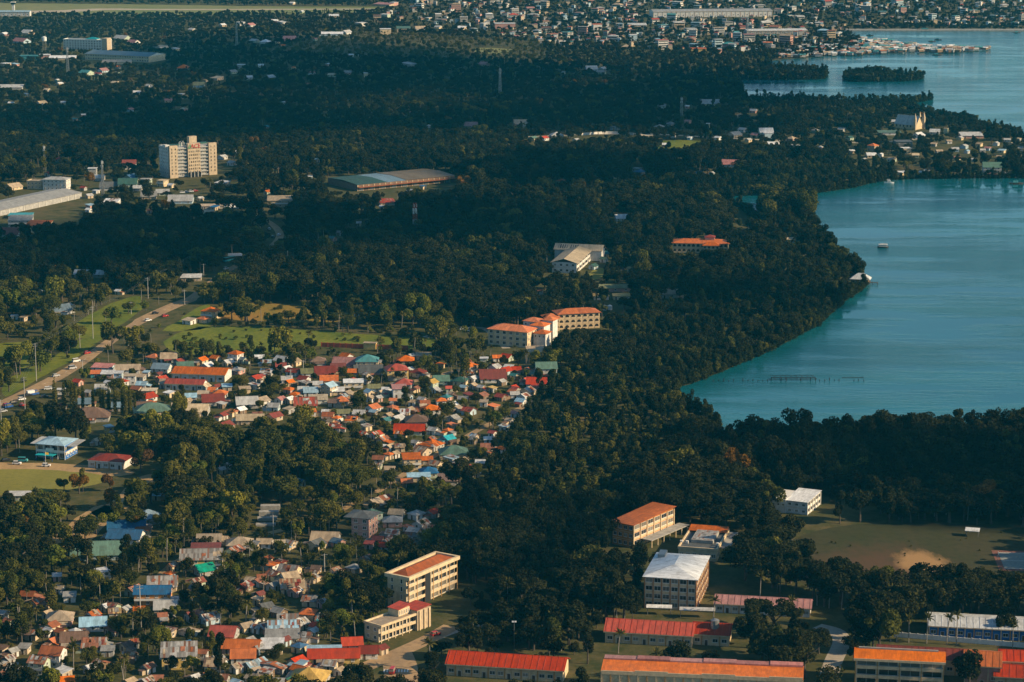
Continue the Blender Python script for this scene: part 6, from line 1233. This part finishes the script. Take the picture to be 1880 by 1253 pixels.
EXTRA = [(258, 868, 'broad', 'leaf_rust', 1.25), (202, 902, 'broad', 'leaf_rust', .9), (335, 838, 'flat', 'leaf_dark', 1.35), (640, 905, 'flat', 'leaf_olive', 1.25), (300, 832, 'flat', 'leaf_dark', 1.0), (1778, 1262, 'broad', 'leaf_dark', 1.5), (1722, 812, 'broad', 'leaf_bright', .9), (1752, 812, 'broad', 'leaf_rust', .95), (1740, 813, 'broad', 'leaf_bright', .9), (1776, 812, 'broad', 'leaf_bright', .8), (1822, 815, 'broad', 'leaf_rust', .8), (1675, 830, 'broad', 'leaf_bright', 1.0),
         (1470, 848, 'broad', 'leaf_rust', 1.0), (1452, 842, 'broad', 'leaf_rust', .7), (1282, 925, 'broad', 'leaf_olive', 1.4), (1350, 878, 'broad', 'leaf_olive', 1.4), (771, 575, 'broad', 'leaf_rust', 1.0), (572, 645, 'broad', 'leaf_dark', .9), (583, 590, 'broad', 'leaf_dark', 1.0), (1630, 806, 'flat', 'leaf_dark', .7), (1795, 809, 'tall', 'leaf_dark', 1.0), (1700, 810, 'flat', 'leaf_olive', .8), (1850, 815, 'flat', 'leaf_dark', 1.1),
         (670, 1130, 'flat', 'leaf_dark', 1.3), (640, 1110, 'broad', 'leaf_dark', 1.5), (1420, 1165, 'flat', 'leaf_dark', 1.4), (1380, 1190, 'broad', 'leaf_dark', 1.5), (1575, 1180, 'broad', 'leaf_dark', 1.4), (1735, 1115, 'broad', 'leaf_dark', 1.3), (1845, 1170, 'broad', 'leaf_dark', 1.0), (1420, 1080, 'flat', 'leaf_dark', 1.3), (725, 635, 'broad', 'leaf_olive', .6), (700, 638, 'broad', 'leaf_bright', .55)]
EXTRA += [(398+i*13.5+random.uniform(-3, 3), 601+random.uniform(-1.5, 1.5)+i*.12, 'broad', 'leaf_dark' if i % 3 else 'leaf_olive', random.uniform(.38, .55)) for i in range(19)]
EXTRA += [(random.uniform(20, 260), random.uniform(905, 1000), 'broad', random.choice(['leaf_bright', 'leaf_olive', 'leaf_bright', 'leaf_rust']), random.uniform(.6, 1.1)) for _ in range(16)]
EXTRA += [(random.uniform(1400, 1488), random.uniform(386, 412), 'broad', 'leaf_dark' if random.random() < .6 else 'leaf_olive', random.uniform(1.4, 2.2)) for _ in range(26)]
EXTRA += [(random.uniform(320, 780), random.uniform(606, 646), 'bush', random.choice(['leaf_olive', 'leaf_bright']), random.uniform(.5, 1.3)) for _ in range(60)]+[(random.uniform(1450, 1850), random.uniform(966, 1085), 'bush', 'leaf_olive', random.uniform(.2, .4)) for _ in range(25)]+[(random.uniform(390, 660), random.uniform(558, 590), 'bush', 'leaf_olive', random.uniform(.5, 1.2)) for _ in range(30)]
for px, py, k, m, sc in EXTRA:
    x, y = G(px, py); TREES.append((x, y, k, m, sc, SCL(y)*DIM[k][1]*sc*2+(500 if (py > 640 or m == 'leaf_rust') and k != 'bush' else 0), px, py))
SH = random.Random(17)
def fringe(P, sgn, test):
    for (ax, ay), (bx, by) in zip(P, P[1:]+P[:1]):
        d = math.hypot(bx-ax, by-ay)
        if d > 150: continue
        for k in range(max(1, int(d/2.2))):
            t = (k+SH.random())/max(1, int(d/2.2)); x, y = ax+(bx-ax)*t, ay+(by-ay)*t; nx, ny = -(by-ay)/(d+1e-6), (bx-ax)/(d+1e-6); o = SH.uniform(-.6, 2.2)*sgn; x += nx*o; y += ny*o; px, py = PX(x, y)
            if not (-150 < px < 2050 and test(px, py)): continue
            if any((math.hypot(x-f[0], y-f[1]) < max(f[3], f[4])+1.5) for f in FOOT if abs(f[0]-x) < 40 and abs(f[1]-y) < 40): continue
            sb = SH.uniform(1.0, 2.1); TREES.append((x, y, 'bush', 'leaf_mangrove', sb, 1, px, py))
            sc = SH.uniform(.45, .95); TREES.append((x, y, 'mangrove', 'leaf_mangrove' if SH.random() < .8 else 'leaf_olive', sc, SCL(y)*3*sc*2, px, py))
def ccw(P): return 1 if sum(a[0]*b[1]-b[0]*a[1] for a, b in zip(P, P[1:]+P[:1])) > 0 else -1
fringe(WP1, -ccw(WP1), lambda px, py: True); fringe(WP2, -ccw(WP2), lambda px, py: py > 112); fringe(IP, ccw(IP), lambda px, py: True)
# ---- the largest in view are things, the rest one mass
inview = [t for t in TREES if -8 < t[6] < 1888 and t[7]-DIM[t[2]][0]*t[4]*t[5]/(2*DIM[t[2]][1]*t[4])*.6 < 1253 and t[7] < 1300]
def largest(kinds, cnt): return sorted([t for t in inview if t[2] in kinds], key=lambda t: -t[5])[:cnt]
SOLO = largest(('broad', 'tall', 'flat'), 300)+largest(('mangrove',), 120); SOLOP = largest(('palm',), 70); solo = {id(t) for t in SOLO+SOLOP}; RESTT = [t for t in TREES if id(t) not in solo]
AREA = [('behind the sports field', [(1340, 770), (1900, 770), (1900, 975), (1480, 970), (1340, 940)]), ('beside the sports field', [(1340, 940), (1480, 970), (1900, 975), (1900, 1130), (1340, 1130)]), ('around the campus roofs at lower right', [(1040, 1040), (1340, 1000), (1340, 1130), (1900, 1130), (1900, 1320), (1040, 1320)]), ('in the dark wood left of the pale hip-roofed block', [(800, 900), (1340, 850), (1340, 1000), (1040, 1040), (1040, 1320), (760, 1320), (820, 1000)]),
        ('among the lower left houses', [(-100, 1060), (350, 960), (820, 900), (830, 1000), (760, 1320), (-100, 1320)]), ('around the school lawn at left', [(-100, 780), (420, 780), (420, 960), (350, 960), (-100, 1060)]), ('between the village and the lower houses', [(420, 780), (900, 780), (900, 900), (420, 960)])]
CWD = {'leaf_dark': 'dark green', 'leaf_olive': 'olive green', 'leaf_bright': 'bright yellow-green', 'leaf_rust': 'rusty orange-brown', 'leaf_mangrove': 'dark green', 'leaf_palm': 'green'}; KWD = {'broad': 'round-crowned tree', 'tall': 'tall narrow-crowned tree', 'flat': 'wide spreading tree', 'mangrove': 'mangrove tree'}
def area(px, py):
    for nm, P in AREA:
        if inpoly(P, px, py): return nm
    return 'in the upper village and fields' if py < 780 else 'in the lagoon-side wood'
ORD = ['first', 'second', 'third', 'fourth', 'fifth', 'sixth', 'seventh', 'eighth', 'ninth', 'tenth', 'eleventh', 'twelfth', 'thirteenth', 'fourteenth', 'fifteenth', 'sixteenth', 'seventeenth', 'eighteenth', 'nineteenth', 'twentieth']+['twenty-'+q for q in ('first', 'second', 'third', 'fourth', 'fifth', 'sixth', 'seventh', 'eighth', 'ninth')]+['thirtieth']+['thirty-'+q for q in ('first', 'second', 'third', 'fourth', 'fifth', 'sixth', 'seventh', 'eighth', 'ninth')]+['fortieth']
TR = random.Random(3); PLANTS = []
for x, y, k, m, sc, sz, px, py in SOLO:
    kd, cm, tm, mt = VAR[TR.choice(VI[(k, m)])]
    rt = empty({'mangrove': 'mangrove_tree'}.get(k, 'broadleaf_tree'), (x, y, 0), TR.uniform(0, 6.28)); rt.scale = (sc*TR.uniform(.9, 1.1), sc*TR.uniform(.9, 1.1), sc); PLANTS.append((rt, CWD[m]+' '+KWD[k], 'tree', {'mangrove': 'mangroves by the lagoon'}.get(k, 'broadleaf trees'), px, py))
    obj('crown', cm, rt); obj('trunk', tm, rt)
def solo_palm(x, y, h, L, nf, lb, grp, seed, r0=.2, name='palm_tree'):
    rt = empty(name, (x, y, 0), TR.uniform(0, 6.28))
    if lb: tag(rt, lb, 'palm', grp)
    else: PLANTS.append((rt, 'coconut palm', 'palm', 'coconut palms', *PX(x, y)))
    b, top = palm_trunk(h, seed, r0); b.build('trunk', 'palm_bark', rt); r = random.Random(seed)
    for fm, a, tilt in frond_set(nf, L, r):
        f = obj('frond', fm, rt, top); f.rotation_euler = (0, tilt, a)
for j, (x, y, k, m, sc, sz, px, py) in enumerate(SOLOP):
    solo_palm(x, y, 11*sc, round(3.8*max(.8, sc), 1), 15, None, None, 500+j % 7)
ROYAL = [1604, 1613, 1635, 1646, 1668, 1701, 1738, 1756, 1859]
for j, px in enumerate(ROYAL):
    x, y = G(px, 1176+(px-1600)*.055); x2 = ['first', 'second', 'third', 'fourth', 'fifth', 'sixth', 'seventh', 'eighth', 'ninth'][j]; solo_palm(x, y, 8.8+(j % 3)*.9+(2.4 if px in (1756, 1738) else 0), 3.4, 15, x2+' palm from the left in the row behind the white wall', 'palms along the white campus wall', 700+j, .2)
for j, (px, py) in enumerate(((1500, 1100), (1522, 1105), (1545, 1108), (1566, 1110), (1588, 1112), (1610, 1114), (1632, 1116), (1655, 1118), (1672, 1120))):
    x, y = G(px, py+12); solo_palm(x, y, 8.2+(j % 3)*.7, 3.6, 14, ORD[j]+' palm from the left in the row below the sports field', 'palms along the sports field', 730+j)
for j, (px, py) in enumerate(((1132, 1148), (1135, 1200), (1455, 1140), (1310, 1140), (563, 1092), (567, 1095))):
    x, y = G(px, py); solo_palm(x, y, 8.5, 3.4, 14, ['slim palm in front of the pale block foot', 'thin palm before the dark red classroom row', 'palm right of the ribbed pink roof', 'palm beside the walkway canopies', 'tall palm among the lower left shacks', 'second palm among the lower left shacks'][j], None, 760+j)
for j, (zx, zt, zb) in enumerate(((395, 285, 500), (463, 295, 510), (522, 290, 520), (548, 330, 520), (598, 330, 515), (670, 350, 520), (728, 340, 525), (745, 350, 530), (785, 345, 535), (830, 340, 540), (885, 350, 560), (905, 360, 565), (935, 340, 545), (972, 390, 535))):
    px, py = zx/3.917, 620+zb/3.917+3; x, y = G(px, py); sc = (zb-zt)/3.917/SCL(y)/14.6; kd, cm, tm, mt = VAR[VI[('column', 'leaf_olive')][j % 3]]
    rt = tag(empty('columnar_tree', (x, y, 0), j), ORD[j]+' from the left in the row of slim columnar trees', 'tree', 'row of columnar trees'); rt.scale = (sc*.85, sc*.85, sc*1.12); obj('crown', cm, rt); obj('trunk', tm, rt)
# ---- the mass of trees: one object, leaf-clump trees instanced on points
SRC = bpy.data.collections.new('tree_sources'); order = []
def src(me_list, nm):
    if len(me_list) == 1: me = me_list[0]
    else:
        c, t = me_list; import bmesh; bm = bmesh.new(); bm.from_mesh(c); nf = len(bm.faces); bm.from_mesh(t); bm.faces.ensure_lookup_table()
        for f in bm.faces[nf:]: f.material_index = 1
        me = bpy.data.meshes.new(nm); bm.to_mesh(me); bm.free(); me.materials.append(c.materials[0]); me.materials.append(t.materials[0])
    SRC.objects.link(bpy.data.objects.new(nm, me))
for i, (kd, cm, tm, mt) in enumerate(VAR): src([cm, tm], 'tree_source_%03d' % i)
for i, pm in enumerate(PALMS): src([pm], 'tree_source_%03d' % (len(VAR)+i))
pv = []; sv = []; rv = []; iv = []
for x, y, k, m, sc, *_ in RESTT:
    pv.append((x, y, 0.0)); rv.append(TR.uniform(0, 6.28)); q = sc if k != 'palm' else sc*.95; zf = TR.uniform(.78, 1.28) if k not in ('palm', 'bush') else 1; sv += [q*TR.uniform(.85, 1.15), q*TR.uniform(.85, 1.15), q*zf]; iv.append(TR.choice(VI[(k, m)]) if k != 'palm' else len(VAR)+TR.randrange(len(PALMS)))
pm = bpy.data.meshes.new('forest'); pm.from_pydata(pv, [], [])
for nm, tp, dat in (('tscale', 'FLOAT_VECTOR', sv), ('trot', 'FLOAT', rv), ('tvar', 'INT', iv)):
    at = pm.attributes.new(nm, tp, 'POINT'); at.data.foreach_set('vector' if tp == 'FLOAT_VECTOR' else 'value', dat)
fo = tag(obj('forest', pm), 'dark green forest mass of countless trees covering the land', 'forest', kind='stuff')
ng = bpy.data.node_groups.new('forest_scatter', 'GeometryNodeTree'); ng.interface.new_socket('Geometry', in_out='INPUT', socket_type='NodeSocketGeometry'); ng.interface.new_socket('Geometry', in_out='OUTPUT', socket_type='NodeSocketGeometry')
N = ng.nodes; lk = ng.links.new; gi = N.new('NodeGroupInput'); go = N.new('NodeGroupOutput'); ci = N.new('GeometryNodeCollectionInfo'); ci.inputs[0].default_value = SRC; ci.inputs['Separate Children'].default_value = True; ci.inputs['Reset Children'].default_value = True
ip = N.new('GeometryNodeInstanceOnPoints'); ip.inputs['Pick Instance'].default_value = True
def attr(nm, tp):
    a = N.new('GeometryNodeInputNamedAttribute'); a.data_type = tp; a.inputs[0].default_value = nm; return a.outputs[0]
cx = N.new('ShaderNodeCombineXYZ'); lk(attr('trot', 'FLOAT'), cx.inputs[2]); er = N.new('FunctionNodeEulerToRotation'); lk(cx.outputs[0], er.inputs[0])
lk(gi.outputs[0], ip.inputs['Points']); lk(ci.outputs[0], ip.inputs['Instance']); lk(attr('tvar', 'INT'), ip.inputs['Instance Index']); lk(er.outputs[0], ip.inputs['Rotation']); lk(attr('tscale', 'FLOAT_VECTOR'), ip.inputs['Scale']); lk(ip.outputs[0], go.inputs[0])
md = fo.modifiers.new('scatter', 'NODES'); md.node_group = ng
print('TREES', len(TREES), 'solo', len(SOLO), len(SOLOP), 'houses', len(HOUSES))
# ================================================================ unseen clouds: some read from shade bands, some added to darken woods
def cloud_mat():
    m, n, l, p = nodes_of('shade_cloud_vapour'); d = n.new('ShaderNodeBsdfDiffuse'); d.inputs[0].default_value = (.85, .86, .88, 1); t = n.new('ShaderNodeBsdfTransparent'); mx = n.new('ShaderNodeMixShader'); mx.inputs[0].default_value = .58
    l.new(d.outputs[0], mx.inputs[1]); l.new(t.outputs[0], mx.inputs[2]); l.new(mx.outputs[0], n['Material Output'].inputs[0]); n.remove(p); MATS['shade_cloud'] = m
cloud_mat()
import bmesh
def shade_cloud(px, py, rx, ry, seed, alt=800):
    """shade centre on the ground (photo px), half-width across and in depth in metres"""
    x, y = G(px, py); r = random.Random(seed); t = alt/SUND.z; c = Vector((x, y, 0))+SUND*t; bm = bmesh.new()
    for i in range(22):
        a = r.uniform(0, 6.283); q = r.uniform(0, 1)**.5*.8; s = r.uniform(.22, .38)*(1.15-q*.5); M = Matrix.Translation((math.cos(a)*q*rx, math.sin(a)*q*ry, r.uniform(-20, 30))) @ Matrix.Diagonal((s*rx, s*ry, min(rx, ry)*.16, 1)); bmesh.ops.create_icosphere(bm, subdivisions=3, radius=1, matrix=M)
    for v in bm.verts: v.co += Vector((r.uniform(-1, 1), r.uniform(-1, 1), r.uniform(-1, 1)))*min(rx, ry)*.02
    me = bpy.data.meshes.new('shade_cloud'); bm.to_mesh(me); bm.free(); me.materials.append(MATS['shade_cloud']); o = obj('shade_cloud', me, None, c); o['kind'] = 'structure'
    return o
SHADE_CLOUDS = [(150, 450, 200, 150, 1), (640, 112, 270, 520, 2), (330, 222, 330, 210, 5), (760, 430, 130, 130, 3), (1640, 890, 95, 90, 4), (1130, 180, 230, 380, 6), (925, 1020, 27, 95, 8), (1310, 560, 55, 70, 9), (1060, 330, 110, 130, 10)]  # out of view; places and sizes chosen for the shade they throw
for a in SHADE_CLOUDS: shade_cloud(*a)
# ================================================================ air
hz = MB(); hz.box(-17000, 17000, -7000, 27000, -1.2, 350); ho = tag(hz.build('haze', 'ground'), 'pale bluish haze filling the air over the land', 'haze', kind='stuff'); ho.data.materials.clear()
m, nn, ll, p = nodes_of('haze_air'); nn.remove(p); v = nn.new('ShaderNodeVolumePrincipled'); v.inputs['Color'].default_value = (.03, .58, .95, 1); v.inputs['Density'].default_value = HAZE_D; v.inputs['Anisotropy'].default_value = 0.0
ll.new(v.outputs[0], nn['Material Output'].inputs['Volume']); ho.data.materials.append(m)
# ================================================================ labels of houses and town buildings: look, then place beside a landmark
MARKS += [('the sports field', 1640, 1020), ('the school lawn', 90, 885), ('the mangrove point', 1290, 790), ('the green field', 480, 625), ('the sunlit road', 300, 575)]
fam = {}
def place(rt, head, cat, grp, px, py):
    nm, lx, ly = min(MARKS, key=lambda m: math.hypot(m[1]-px, (m[2]-py)*1.6)); dx, dy = px-lx, (py-ly)*1.6
    w = ('right of' if dx > 0 else 'left of') if abs(dx) > abs(dy) else ('below' if dy > 0 else 'above'); fam.setdefault((cat, head, w, nm), []).append((math.hypot(dx, dy), rt, grp))
for rt, col, typ, pat, px, py, fl, cat in HOUSES:
    place(rt, {1: '', 2: 'two-storey ', 3: 'three-storey ', 4: 'four-storey ', 5: 'five-storey '}[fl]+cat+' with '+('patched ' if pat else '')+CW[col]+' '+TW[typ]+' roof', cat, 'village houses and sheds' if cat != 'building' else 'buildings of the far town', px, py)
for rt, head, cat, grp, px, py in PLANTS: place(rt, head, cat, grp, px, py)
for (cat, head, w, nm), L in fam.items():
    L.sort(key=lambda t: t[0])
    for i, (d, rt, grp) in enumerate(L): tag(rt, ('' if len(L) == 1 else 'nearest ' if i == 0 else ORD[min(i, len(ORD)-1)]+' nearest ')+head+' '+w+' '+nm, cat, grp)
